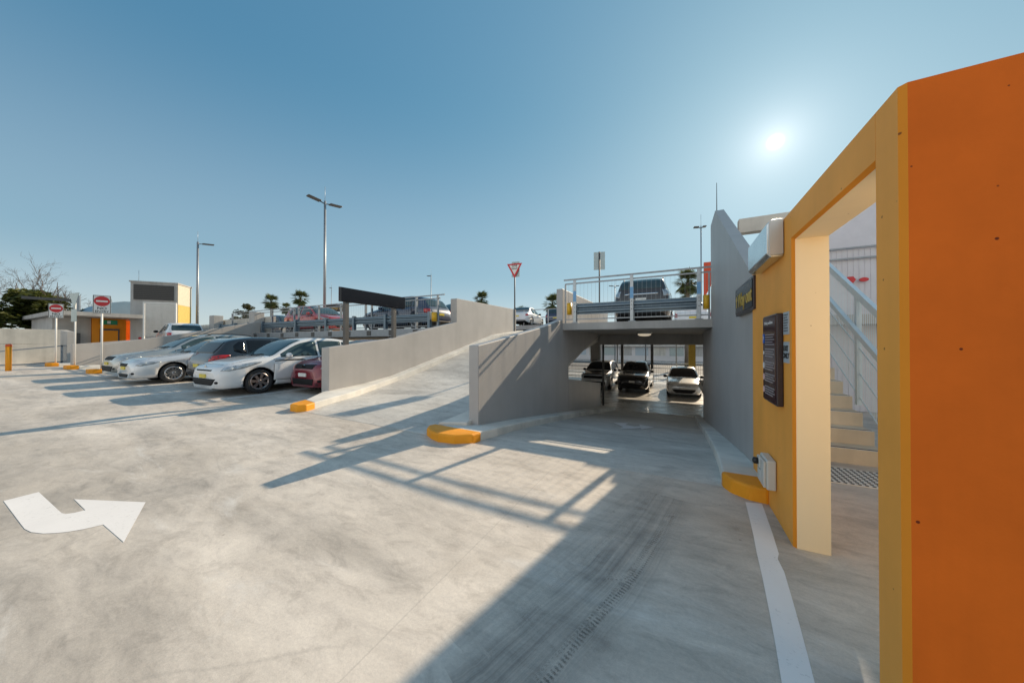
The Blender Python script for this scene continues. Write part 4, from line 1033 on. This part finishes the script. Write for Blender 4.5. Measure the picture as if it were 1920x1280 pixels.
# lightning rod and red wall on the deck
lr = MB().tube([(.86, 8.9, 4.4), (.86, 8.9, 5.25)], .012, 6, r1=.006).build('lightning_rod', M['dark_post']); tag(lr, 'thin dark rod on top of the tall grey wall', 'rod')
rw = MB().prism([(.80, 2.90), (.80, 4.08), (2.2, 4.08), (2.2, 3.9), (1.0, 3.33)], 12.0, 12.12, 'y')
rwo = rw.build('red_panel', plain('red_orange_panel', (.62, .07, .02), .5)); tag(rwo, 'red orange panel of the far stair on the bridge deck', 'panel')
# ------------------------------------------------------------------ signs and lamp posts
pn = empty('panel_sign', (-7.93, 6.5, 1.5), 0, 'blank black sign panel on two posts above the left ramp wall', 'sign'); op = (-7.93, 6.5, 1.5)
relb(MB().box(-7.90, -7.83, 5.43, 7.66, 2.59, 2.955), op).build('sign_face', M['black_panel'], pn, bevel=.008)
relb(MB().box(-7.935, -7.90, 5.42, 7.67, 2.58, 2.965), op).build('frame', M['dark_frame'], pn)
for y in (5.62, 7.26): relb(MB().box(-7.96, -7.86, y - .055, y + .055, interp([(5.05, 1.36), (7.12, 1.62), (10.3, 2.31)], y) - .3, 2.58), op).build('post', M['dark_post'], pn)

def no_entry(x, y, w, label, skew):
    z0 = gz(x); h = w * 1.60
    o = empty('no_entry_sign', (x, y, z0), skew, label, 'sign', None)
    zt = 3.42; top_ = zt - z0
    MB().tube([(0, .03, .05), (0, .03, top_)], .03, 10).build('pole', M['sign_white'], o)
    p = MB().box(-w/2, w/2, -.008, 0, top_ - h, top_, bev=.003).build('plate', M['sign_white'], o)
    bd = MB()
    for c, d in ((h-.022, h-.006), (.006, .022)): bd.box(-w/2+.006, w/2-.006, -.011, -.0085, top_ - h + c, top_ - h + d)
    for a in (-w/2+.006, w/2-.022): bd.box(a, a + .016, -.011, -.0085, top_ - h + .0225, top_ - .0225)
    bd.build('border', M['sign_black'], p)
    MB().lathe([(w*.44, 0), (w*.44, .004)], 32, Matrix.Translation((0, -.0085, top_ - w*.52)) @ Matrix.Rotation(R(90), 4, 'X'), False).build('red_disc', M['sign_red'], p)
    MB().box(-w*.32, w*.32, -.016, -.013, top_ - w*.59, top_ - w*.45).build('white_bar', M['sign_white'], p)
    text('NO', w*.32, M['sign_black'], p, (0, -.011, top_ - w*1.15), (R(90), 0, 0), bold=.002, sx=1.05)
    text('ENTRY', w*.25, M['sign_black'], p, (0, -.011, top_ - w*1.43), (R(90), 0, 0), bold=.0015, sx=1.0)
    return o
no_entry(-20.75, 3.95, .46, 'larger no entry sign on a pole nearest the parked cars', R(76))
no_entry(-27.1, 3.75, .44, 'no entry sign on a pole nearest the dark tree', R(76))
gb = empty('give_way_sign', (-24.5, 3.9, gz(-24.5)), R(10), 'grey back of a triangular sign on a pole between the no entry signs', 'sign')
MB().tube([(0, 0, .05), (0, 0, 3.4)], .03, 10).build('pole', M['sign_white'], gb)
MB().prism([(-.42, 3.46), (.42, 3.46), (0, 2.74)], -.04, -.03, 'y').build('plate', M['sign_back'], gb)
MB().box(-.22, .22, -.045, -.035, 2.15, 2.72).build('plate', M['sign_back'], gb)
gw = empty('give_way_sign', (-7.75, 15.4, 2.06), R(8), 'red and white triangle sign at the top of the ramp', 'sign')
MB().tube([(0, .03, 0), (0, .03, 3.75)], .035, 10).build('pole', M['dark_post'], gw)
pl = MB().prism([(-.43, 3.72), (.43, 3.72), (.02, 2.96), (-.02, 2.96)], -.01, 0, 'y').build('plate', M['sign_red'], gw)
MB().prism([(-.29, 3.64), (.29, 3.64), (0, 3.12)], -.016, -.0105, 'y').build('white_field', M['sign_white'], pl)
text('GIVE\nWAY', .15, M['sign_black'], pl, (0, -.018, 3.51), (R(90), 0, 0), bold=.003)
MB().box(-.18, .27, .05, .058, 3.0, 3.83).build('back_plate', M['sign_back'], gw)
sb = empty('rectangular_sign', (-3.28, 15.6, 2.1), R(14), 'grey back of a rectangular sign on a thin pole left of the bridge', 'sign')
MB().tube([(0, 0, 0), (0, 0, 3.78)], .034, 10).build('pole', M['dark_post'], sb)
MB().box(-.26, .26, .035, .045, 2.92, 3.78, bev=.003).build('plate', M['sign_back'], sb)
for zz in (3.1, 3.6): MB().box(-.18, .18, .025, .035, zz - .015, zz + .015).build('bracket', M['galv'], sb)

def lamp_post(x, y, z0, h, heads, label, ang=0, r=.09, group='lamp posts'):
    o = empty('lamp_post', (x, y, z0), ang, label, 'lamp post', group)
    MB().tube([(0, 0, 0), (0, 0, h)], r, 12, r1=r * .7).build('pole', M['rail_grey'], o)
    MB().lathe([(r * 2.2, 0), (r * 2.2, .03), (r * 1.1, .05)], 12).build('base_plate', M['galv'], o)
    MB().tube([(0, 0, h), (0, 0, h + .9)], .012, 6).build('spike', M['galv'], o)
    for s in heads:
        MB().bar((0, 0, h - .18), (s * .32, 0, h - .10), .05, .05).build('arm', M['dark_post'], o)
        MB().box(min(s*.28, s*1.02), max(s*.28, s*1.02), -.16, .16, h - .10, h - .02, rot=Matrix.Rotation(R(-6 * s), 4, 'Y'), bev=.02).build('lamp_head', M['dark_post'], o)
    return o
lamp_post(-19.5, 12.4, ZD, 8.3, (-1, 1), 'tall grey lamp post with two heads behind the parked row', R(84))
lamp_post(-36, 11.9, ZD, 8.0, (1,), 'grey lamp post with one head beside the tower', R(80), .10)
lamp_post(1.75, 29, ZD, 8.6, (-.5, .35), 'lamp post beyond the red panel and the grey wall', R(10), .06)
def lamp_at(px, py, d, heads, label, ang):
    q = ray(px, py) * d; lamp_post(q.x, q.y, -1.5, q.z + EYE + 1.5, heads, label, ang, .07)
lamp_at(808, 515, 46, (-1,), 'distant lamp post with one head beyond the railing right of the black panel', R(-20))
lamp_at(621, 538, 60, (-1,), 'small distant lamp post just right of the tall double lamp', R(-20))
lamp_at(1153, 535, 46, (-.8, .6), 'little distant lamp post left of the dark car on the bridge', R(20))
gn = empty('gantry_sign', (-40, 27, ZD), R(20), 'far black sign with yellow lettering on two posts between the palms', 'sign')
for s in (-1.1, 1.1): MB().box(s - .1, s + .1, -.1, .1, 0, 4.1).build('post', M['dark_post'], gn)
MB().box(-1.75, 1.75, -.12, .0, 3.6, 4.55).build('sign_face', M['black_panel'], gn)
text('↑ Way out', .50, M['letter_yellow'], gn, (0, -.125, 4.07), (R(90), 0, 0))

# bollard and yellow kerb ends on the left
bo = empty('bollard', (-24.9, 2.3, gz(-24.9)), 0, 'yellow bollard with an orange top near the left wall', 'bollard')
MB().tube([(0, 0, 0), (0, 0, 1.02)], .078, 18).build('post', M['kerb_yellow'], bo)
MB().lathe([(.082, 1.02), (.082, 1.09), (.06, 1.12), (.02, 1.13)], 18).build('cap', plain('orange_cap', (.62, .10, .02), .5), bo)
def island(x, y, w, label, ang):
    o = empty('kerb_island', (x, y, gz(x)), ang, label, 'kerb')
    MB().prism([(-w/2 + .1, .0), (w/2 - .1, 0), (w/2, .10), (w/2, .32), (-w/2, .32), (-w/2, .10)], 0, .17).build('kerb_nose', M['kerb_yellow'], o, bevel=.02)
    MB().box(-w/2, w/2, .321, 3.2, -.1, .13).build('kerb_body', M['kerb'], o, bevel=.015)
island(-20.9, 3.62, .62, 'yellow ended kerb below the larger no entry sign', R(0))
island(-24.3, 3.60, .8, 'yellow ended kerb below the triangular sign', R(0))
island(-27.3, 3.50, .7, 'yellow ended kerb below the no entry sign near the tree', R(0))

# ------------------------------------------------------------------ left side: ramp walls, boundary wall, buildings
w2 = MB().prism([(4.0, -.2), (4.0, 1.42), (6.8, 2.02), (9.6, 2.72), (9.6, -.2)], -21.2, -20.9, 'x')
tag(w2.build('ramp_wall', M['ramp_wall'], bevel=.012), 'sloping grey ramp wall behind the silver wagon', 'wall')
w3 = MB().prism([(3.9, -.2), (3.9, 1.43), (6.4, 1.72), (9.6, 2.1), (9.6, -.2)], -25.3, -25.0, 'x')
tag(w3.build('ramp_wall', M['ramp_wall'], bevel=.012), 'second sloping ramp wall left of the no entry sign', 'wall')
sheet('ramp', -25.0, -21.2, 3.9, 9.6, lambda x, y: gz(x) + .01 + .2 * max(0, y - 5.0), M['ramp'], .7, .2)
pc = empty('boundary_wall', (-31.6, 2, 0), 0, 'pale precast concrete boundary wall at the left edge', 'wall'); opc = (-31.6, 2, 0)
for i in range(8):
    y0 = -19.2 + i * 3.0
    relb(MB().box(-31.85, -31.5, y0 + .015, y0 + 2.985, 1.45, 2.26), opc).build('panel', M['precast'], pc, bevel=.01)
    relb(MB().box(-31.85, -31.48, y0 + .008, y0 + 2.992, -1, 1.44), opc).build('panel', M['precast'], pc, bevel=.01)
dr = MB(); dr.bar((-29.0, -2.2, .4), (-29.0, 4.9, 1.45), .06, .06); dr.bar((-29.0, -2.2, .1), (-29.0, 4.9, .55), .06, .06)
for k in range(5): y = -1.8 + k * 1.5; dr.box(-29.03, -28.97, y - .03, y + .03, .1, .45 + (y + 2.2) * .148)
tag(dr.build('ramp_rail', M['rail_grey']), 'sloping rail in front of the pale boundary wall', 'railing')
cw = MB().prism([(-30.4, .2), (-30.4, 2.2), (-28.9, 2.1), (-28.9, .2)], 4.35, 4.6, 'y').build('side_wall', M['slab']); tag(cw, 'shaded concrete wall at the end of the sloping rail', 'wall')
ob = empty('lift_lobby', (-38, 8, 0), R(0), 'orange painted lobby building under a grey roof slab', 'building'); oob = (-38, 8, 0)
relb(MB().box(-44, -37.0, 6.62, 8.19, -.5, 3.29), oob).build('wall', M['edge_orange'], ob)
relb(MB().box(-44, -39.0, 8.2, 12, -.5, 3.29), oob).build('side_wall', M['orange'], ob)
relb(MB().box(-44, -37.2, 5.0, 6.6, -.5, 3.28), oob).build('grey_wall', M['slab'], ob)
relb(MB().box(-45, -34.6, 4.7, 8.55, 3.3, 3.56), oob).build('roof_slab', M['slab'], ob)
relb(MB().box(-36.98, -36.9, 6.95, 7.85, .3, 2.55), oob).build('door_frame', M['dark_post'], ob)
relb(MB().box(-36.9, -36.86, 7.03, 7.77, .3, 2.42), oob).build('door', M['edge_orange'], ob)
relb(MB().box(-36.98, -36.9, 5.55, 6.1, 1.2, 2.2), oob).build('dark_panel', M['dark_post'], ob)
gs = relb(MB().box(-36.98, -36.9, 6.95, 7.75, 2.85, 3.18), oob).build('green_sign', M['sign_green'], ob)
relb(MB().box(-36.9, -36.88, 7.27, 7.43, 2.92, 3.12), oob).build('white_symbol', M['letter_white'], gs)
relb(MB().box(-36.98, -36.8, 8.5, 9.4, 3.18, 3.26), oob).build('lit_tube', M['tube_light'], ob)
relb(MB().box(-36.6, -36.0, 8.6, 9.4, .4, 1.95), oob).build('red_cabinet', M['sign_red'], ob)
br = empty('blue_roof_building', (-43, 10, 0), 0, 'building with a pale blue curved roof behind the lobby', 'building'); obr = (-43, 10, 0)
mb = MB(); mb.prism([(6.7, 3.57), (7.3, 3.95), (7.9, 4.5), (8.4, 4.85), (9.0, 5.0), (11.4, 5.1), (11.4, 3.57)], -48, -41.2, 'x'); relb(mb, obr).build('roof', plain('blue_roof', (.22, .36, .46), .45, .2, .06, 2), br)
relb(MB().box(-48, -45.2, 6.9, 11.3, 0, 3.56), obr).build('wall', M['precast'], br)
tw = empty('plant_tower', (-36.4, 8.26, 0), R(50), 'grey tower block with a black louvred opening and pale side', 'building')
tw1 = MB().box(0, 2.65, 0, 2.0, 0, 6.1).build('wall', M['slab'], tw)
MB().box(.16, 2.50, -.04, -.002, 4.75, 5.98).build('opening_frame', M['slab'], tw)
lv = MB().box(.19, 2.47, -.065, -.041, 4.79, 5.94).build('louvre', M['sign_black'], tw)
b = MB()
for i in range(8): b.box(.22, 2.44, -.08, -.066, 4.85 + i * .14, 4.865 + i * .14)
b.build('blade', M['dark_post'], lv)
MB().box(-.05, 2.72, -.08, 2.05, 6.101, 6.2).build('coping', M['slab'], tw)
MB().box(2.652, 2.68, .05, 1.95, 3.0, 4.5).build('yellow_panel', M['tower_yellow'], tw)
MB().box(2.652, 2.68, .02, 1.98, 4.51, 6.08).build('pale_side', plain('pale_render', (.60, .54, .42), .7), tw)
MB().tube([(.15, .6, 6.2), (.15, .6, 7.1)], .012, 6).build('spike', M['galv'], tw)
scr = empty('mesh_screen', (-34.0, 8.4, 2.0), R(43), 'pale mesh screen with white posts in front of the tower', 'screen')
mb = MB()
for i in range(36): mb.box(i * .05, i * .05 + .008, 0, .012, 0, 2.36)
mb.build('infill', M['galv'], scr)
for x in (-.04, 1.80): MB().box(x - .04, x + .04, -.04, .04, -1.2, 2.38).build('post', M['sign_white'], scr)
MB().box(-.08, 1.84, -.04, .04, 2.381, 2.44).build('top_rail', M['sign_white'], scr)
yw = MB().box(-37, -33.5, 24.5, 25.0, ZD, 4.3).build('far_wall', M['kerb_yellow']); tag(yw, 'small yellow wall far behind the red car on the deck', 'wall')
gp = empty('height_gantry', (-42.0, 6.75, 0), R(75), 'dark height bar on a post in front of the trees', 'gantry')
MB().box(-.16, .16, -.3, .3, 0, 5.25).build('post', M['rail_grey'], gp); MB().box(-2.4, -.161, -.12, .12, 4.75, 4.95).build('bar', M['dark_post'], gp)

# ------------------------------------------------------------------ vegetation
def leaf_crown(mb, blobs, n, size, rng):
    for _ in range(n):
        c, rad = rng.choice(blobs)
        v = Vector((rng.gauss(0, 1), rng.gauss(0, 1), rng.gauss(0, 1))).normalized() * (rng.random() ** .35)
        p = Vector(c) + Vector((v.x * rad[0], v.y * rad[1], v.z * rad[2]))
        q = Matrix.Rotation(rng.random() * 6.3, 3, 'Z') @ Matrix.Rotation(rng.gauss(0, .8), 3, 'X')
        s = size * rng.uniform(.6, 1.5)
        pts = [Vector((-s*.5, 0, 0)), Vector((0, -s*.28, s*.1)), Vector((s*.5, 0, 0)), Vector((0, s*.28, s*.1))]
        mb.face([mb.bm.verts.new(p + q @ w) for w in pts])
def branch(mb, p, d, L, r, depth, rng, spread=.55, up=.15):
    pts = [p]; dd = d.copy()
    for k in range(4):
        dd = (dd + Vector((rng.gauss(0, .14), rng.gauss(0, .14), rng.gauss(0, .10) + up * .15))).normalized(); pts.append(pts[-1] + dd * L / 4)
    mb.tube(pts, r, 5 if depth < 3 else 3, False, r1=r * .62)
    if depth <= 0 or r < .005: return
    for k in range(rng.choice((2, 3, 3)) if up > .1 else 3):
        i = rng.choice((2, 3, 4)); a = rng.random() * 6.28
        side = dd.cross(Vector((math.cos(a), math.sin(a), .3))).normalized()
        branch(mb, pts[i], (dd + side * spread * rng.uniform(.7, 1.5) + Vector((0, 0, up))).normalized(), L * rng.uniform(.62, .85), r * .6, depth - 1, rng, spread, up)
def tree(name, x, y, h, blobs, n, size, mat, label, seed, group=None, z0=-1.5):
    rng = random.Random(seed); o = empty(name, (x, y, z0), 0, label, 'tree', group)
    mb = MB(); branch(mb, Vector((0, 0, 0)), Vector((0, 0, 1)), h * .45, h * .022, 4, rng, .6, .2); mb.build('trunk', M['bark'], o)
    mb = MB(); leaf_crown(mb, blobs, n, size, rng); mb.build('crown', M[mat], o); return o
def rnd_blobs(h, w, k, seed, low=.3):
    r = random.Random(seed); out = []
    for _ in range(k):
        z = h * r.uniform(low, .92); f = 1 - .5 * max(0, (z / h - .55)) / .45
        a = r.random() * 6.28; q = w * f * math.sqrt(r.random())
        s = w * r.uniform(.22, .38); out.append(((q * math.cos(a), q * math.sin(a), z), (s, s, s * .62)))
    return out
tree('evergreen_tree', -47, 5.2, 7.9, rnd_blobs(7.9, 2.9, 40, 3, .15), 12000, .34, 'leaf_dark', 'dense dark green tree behind the boundary wall beside the no entry sign', 11)
tree('evergreen_tree', -48.5, 1.0, 8.0, rnd_blobs(7.9, 3.4, 34, 4, .12), 9000, .36, 'leaf_dark', 'dark green tree cut by the left edge of the picture', 12)
tree('evergreen_tree', -52, 8.0, 6.2, rnd_blobs(6.4, 1.9, 22, 5, .15), 4500, .36, 'leaf_mid', 'olive green tree between the dark tree and the blue roof', 13)
def bare(x, y, h, label, seed, z0=-1.5, depth=6):
    rng = random.Random(seed); o = empty('bare_tree', (x, y, z0), 0, label, 'tree')
    mb = MB(); mb.tube([(0, 0, 0), (.1, .05, h * .28), (.15, -.05, h * .42)], .22, 8, False, r1=.16)
    for k in range(5):
        a = k * 1.26 + rng.random()
        branch(mb, Vector((.15, -.05, h * (.34 + .02 * k))), Vector((math.cos(a) * .95, math.sin(a) * .95, .62)).normalized(), h * .26, .12, depth, rng, .62, .03)
    mb.build('trunk', M['bark'], o); return o
bare(-60, 4.4, 10.6, 'leafless tree with spreading bare branches at the left edge', 21)
bare(-62, 9.2, 8.0, 'smaller leafless tree behind the olive green tree', 22)
def palm(x, y, z0, h, label, seed, fl=1.7, nf=58, group='distant palms'):
    rng = random.Random(seed); o = empty('palm_tree', (x, y, z0), 0, label, 'palm', group)
    MB().tube([(0, 0, 0), (.05, 0, h * .4), (.0, .05, h * .8), (0, 0, h)], .24, 9, r1=.17).build('trunk', M['palm_bark'], o)
    mb = MB()
    for k in range(nf):
        a = k * 2.4 + rng.random() * .4; el = rng.uniform(-.95, 1.45); L = fl * rng.uniform(.75, 1.1)
        d = Vector((math.cos(a), math.sin(a), 0)); mid = None
        pts = []
        for i in range(6):
            t = i / 5; e = el - .55 * t * t
            pts.append((pts[-1] + (d * math.cos(e) + Vector((0, 0, math.sin(e)))) * L / 5) if pts else Vector((0, 0, h)))
        side = Vector((-d.y, d.x, 0))
        # fan leaf: stalk then a spread of pointed leaflets
        mb.bar(pts[0], pts[2], .03, .03)
        c = pts[2]; ax = (pts[5] - pts[2]).normalized()
        for j in range(11):
            an = (j - 5) * .20
            tip = c + (ax * math.cos(an) + side * math.sin(an)) * L * .62 * (1 - .05 * abs(j - 5)) + Vector((0, 0, -.12 * abs(j-5) / 5 * L))
            q = side * math.cos(an) - ax * math.sin(an)
            m = c.lerp(tip, .55)
            mb.face([mb.bm.verts.new(v) for v in (c, m + q * .036 * L, tip, m - q * .036 * L)])
    mb.build('crown', M['palm_leaf'], o)
def at(px, py, d):
    r = ray(px, py); return r * d + Vector((0, 0, EYE))
for px, py, d, fl, lab, sd in ((903, 562, 60, 2.0, 'palm top just behind the left ramp wall', 1), (1036, 570, 55, 2.1, 'palm left of the bridge railing', 2),
        (975, 586, 62, 1.8, 'low palm behind the triangle sign pole', 3), (1290, 530, 34, 1.75, 'palm seen through the bridge railing right of the dark car', 4),
        (563, 560, 62, 2.1, 'palm right of the far black sign', 5), (508, 566, 66, 2.0, 'palm left of the far black sign', 6),
        (536, 578, 66, 1.5, 'low palm under the far black sign', 7), (1287, 553, 40, 1.0, 'small low palm beside the palm right of the dark car', 8)):
    p = at(px, py, d); palm(p.x, p.y, -1.5, p.z + 1.5, lab, sd, fl * 1.0)
p = at(465, 572, 70); tree('broadleaf_tree', p.x, p.y, 7.0, [((r.x, r.y, r.z), (.9, .9, .6)) for r in (Vector((random.uniform(-2.4, 2.4), random.uniform(-2, 2), random.uniform(7.0, 11.2))) for _ in range(16))], 1800, .45, 'leaf_mid', 'loose green tree above the left end of the deck railing', 31)

# ------------------------------------------------------------------ the level below, seen under the bridge
for x, lab in ((-5.3, 'concrete column behind the white car below'),):
    tag(MB().box(x - .32, x + .32, 23.8, 24.4, -1.4, 1.84).build('column', M['slab']), lab, 'column')
yc = MB().box(.72, 1.12, 24.0, 24.4, -1.4, 1.84).build('column', [M['olive_yellow']]); tag(yc, 'yellow painted column behind the pale sedan below', 'column')
for i, x in enumerate((-8.2, -3.6, -1.55, 1.9)):
    o = MB().box(x - .09, x + .09, 25.0, 25.2, -1.4, 1.84).build('steel_post', M['dark_post']); tag(o, ('dark post at the far edge of the level below, leftmost', 'dark post at the far edge left of the pickup', 'dark post at the far edge behind the pickup', 'dark post at the far edge right of the yellow column')[i], 'post')
lf = empty('mesh_fence', (-3, 25.4, -1.4), 0, 'mesh fence with rails along the far edge of the level below', 'fence'); olf = (-3, 25.4, -1.4)
for zz in (.3, .6, 1.1, 1.45): relb(MB().bar((-14, 25.4, -1.4 + zz), (8, 25.4, -1.4 + zz), .05, .05), olf).build('rail', M['galv'], lf)
for i in range(12): relb(MB().box(-14 + i*2 - .04, -14 + i*2 + .04, 25.36, 25.44, -1.4, 1.8), olf).build('post', M['galv'], lf)
mb = MB()
for i in range(180): x = -14 + i * .12; mb.box(x - .008, x + .008, 25.45, 25.46, -1.3, .0)
relb(mb, olf).build('bar_infill', M['galv'], lf)
fb = empty('shop_building', (0, 60, -1.5), 0, 'long low building across the street seen under the bridge', 'building')
MB().box(-60, 40, 0, 10, 0, 5.0).build('wall', plain('shop_wall', (.62, .59, .58), .7, 0, .1, .4), fb)
for i in range(16):
    x = -28 + i * 2.7
    MB().box(x, x + 2.1, -.05, -.002, .9, 2.3).build('window', M[('sign_grey', 'precast', 'sign_back', 'slab')[i % 4]], fb)
MB().box(-60, 40, -.9, -.06, 2.5, 2.75).build('awning', M['precast'], fb)
for x0, x1, mt in ((-12, -9, 'kerb_yellow'), (-4, -1.8, 'sign_red'), (0, 4, 'edge_orange'), (-20, -15, 'sign_grey')):
    MB().box(x0, x1, -.98, -.91, 2.8, 3.7).build('shop_fascia', M[mt], fb)
rd = MB().box(-60, 50, 36, 54, -1.56, -1.54).build('road', plain('street_asphalt', (.10, .10, .10), .8)); tag(rd, kind='structure')

# ------------------------------------------------------------------ cars
G1, G2, G3 = 'cars parked in the row on the left', 'cars on the upper deck', 'cars parked on the level below'
park('hatch', 'white', 'white hatchback with bronze wheels facing out of the parked row', -10.9, 3.72, gz(-10.9), rim='rim_dark', group=G1,
     front=dict(badge=.70, lamp=[(.07,.61),(.22,.60),(.50,.655),(.82,.76),(.95,.825),(.74,.815),(.40,.765),(.12,.69)], intake=[(.44, .26), (.54, .30), (.64, .43)], plate_z=.485, grille=[(.40, .60), (.44, .635)]))
park('small', 'maroon', 'dark red small car mostly hidden by the ramp wall', -9.05, 5.15, gz(-9), group=G1,
     front=dict(grille=[(.40, .60), (.46, .72)], intake=[(.44, .22), (.48, .38)], plate='plate_white', plate_z=.47, badge=.66, badge_s=True, lamp=[(.06,.62),(.25,.60),(.55,.76),(.50,.82),(.2,.76)]))
park('hatch', 'charcoal', 'charcoal hatchback parked nose in between two white cars', -13.05, 4.28, gz(-13), facing=1, group=G1, glassm='glass_dark', rear=dict(plate_z=.66, lamp=[(.02,.80),(.34,.86),(.52,.98),(.30,.985),(.04,.95)]))
park('sedan', 'pearl', 'pearl white sedan with many spoked wheels facing out', -15.5, 3.38, gz(-15.5), rim='rim', group=G1,
     front=dict(grille=[(.30, .55), (.34, .64)], intake=[(.34, .22), (.44, .32)], lamp=[(.07,.58),(.18,.56),(.45,.62),(.62,.70),(.45,.71),(.15,.66)]))
park('wagon', 'silver', 'silver wagon with roof rails at the left end of the row', -18.05, 3.55, gz(-18), rim='rim', group=G1,
     front=dict(grille=[(.42, .60), (.46, .72)], intake=[(.5, .24), (.62, .42)], lamp=[(.07,.58),(.2,.56),(.50,.62),(.62,.72),(.40,.74),(.15,.68)]))
kw = dict(z=ZD)
park('suv', 'red', 'red car on the deck whose nose shows at the top of the left ramp wall', -10.9, 12.35, ZD, group=G2, detail=2)
make_car('hatch', 'navy', 'dark blue hatchback along the deck edge behind the black panel', (-11.35, 11.15), R(180), z=ZD, group=G2, detail=2)
make_car('hatch', 'red', 'red orange hatchback along the deck edge left of the black panel', (-18.0, 11.15), R(0), z=ZD, group=G2, detail=2)
make_car('sedan', 'navy', 'dark sedan at the left end of the upper deck', (-25.6, 13.4), R(0), z=ZD, group=G2, detail=1)
make_car('suv', 'bronze', 'large dark car seen from behind on the bridge', (-1.05, 13.75), R(90), z=ZD, group=G2, detail=2,
         rear=dict(mat='lamp_clear', plate='plate_white', lamp=[(.02,.80),(.46,.86),(.40,1.04),(.10,1.06),(.03,1.04)], plate_z=.72, bar=.88))
make_car('ute', 'white', 'white pickup far behind the crash barrier on the bridge', (.75, 21.2), R(90), z=ZD, group=G2, detail=0)
p = at(988, 603, 25.5); make_car('sedan', 'white', 'white sedan with red tail lights beyond the top of the ramp', (p.x, p.y), R(95), z=2.8, group=G2, detail=1)
p = at(1040, 600, 27); make_car('hatch', 'navy', 'dark car partly hidden by the parapet post beyond the ramp', (p.x + .6, p.y), R(95), z=2.8, group=G2, detail=0)
sheet('upper_deck', -31, -25.4, 7.6, 9.34, lambda x, y: 1.22, M['slab'], 4, 1.3)
make_car('hatch', 'white', 'white hatchback near the mesh screen in front of the tower', (-28.2, 8.5), R(172), z=1.22, group=G2, detail=1)
park('suv', 'pearl', 'white four wheel drive car with shade painted on its bonnet on the level below', -4.55, 19.9, -1.4, group=G3, glassm='glass_dark', detail=1, front=dict(plate='plate_white', bonnet='black', grille=[(.62, .52), (.64, .74)], intake=[(.66, .2), (.70, .46)]))  # black bonnet and enlarged grille stand in for shade and the dark ceiling's reflection
park('ute', 'black', 'dark pickup truck with a tray on the level below', -2.3, 19.7, -1.4, group=G3, glassm='glass_dark', detail=1, front=dict(plate='plate_white', plate_z=.52))
park('sedan', 'pearl', 'pale low sedan right of the pickup on the level below', .35, 19.2, -1.4, group=G3, glassm='glass_dark', detail=1, front=dict(plate='plate_white'))
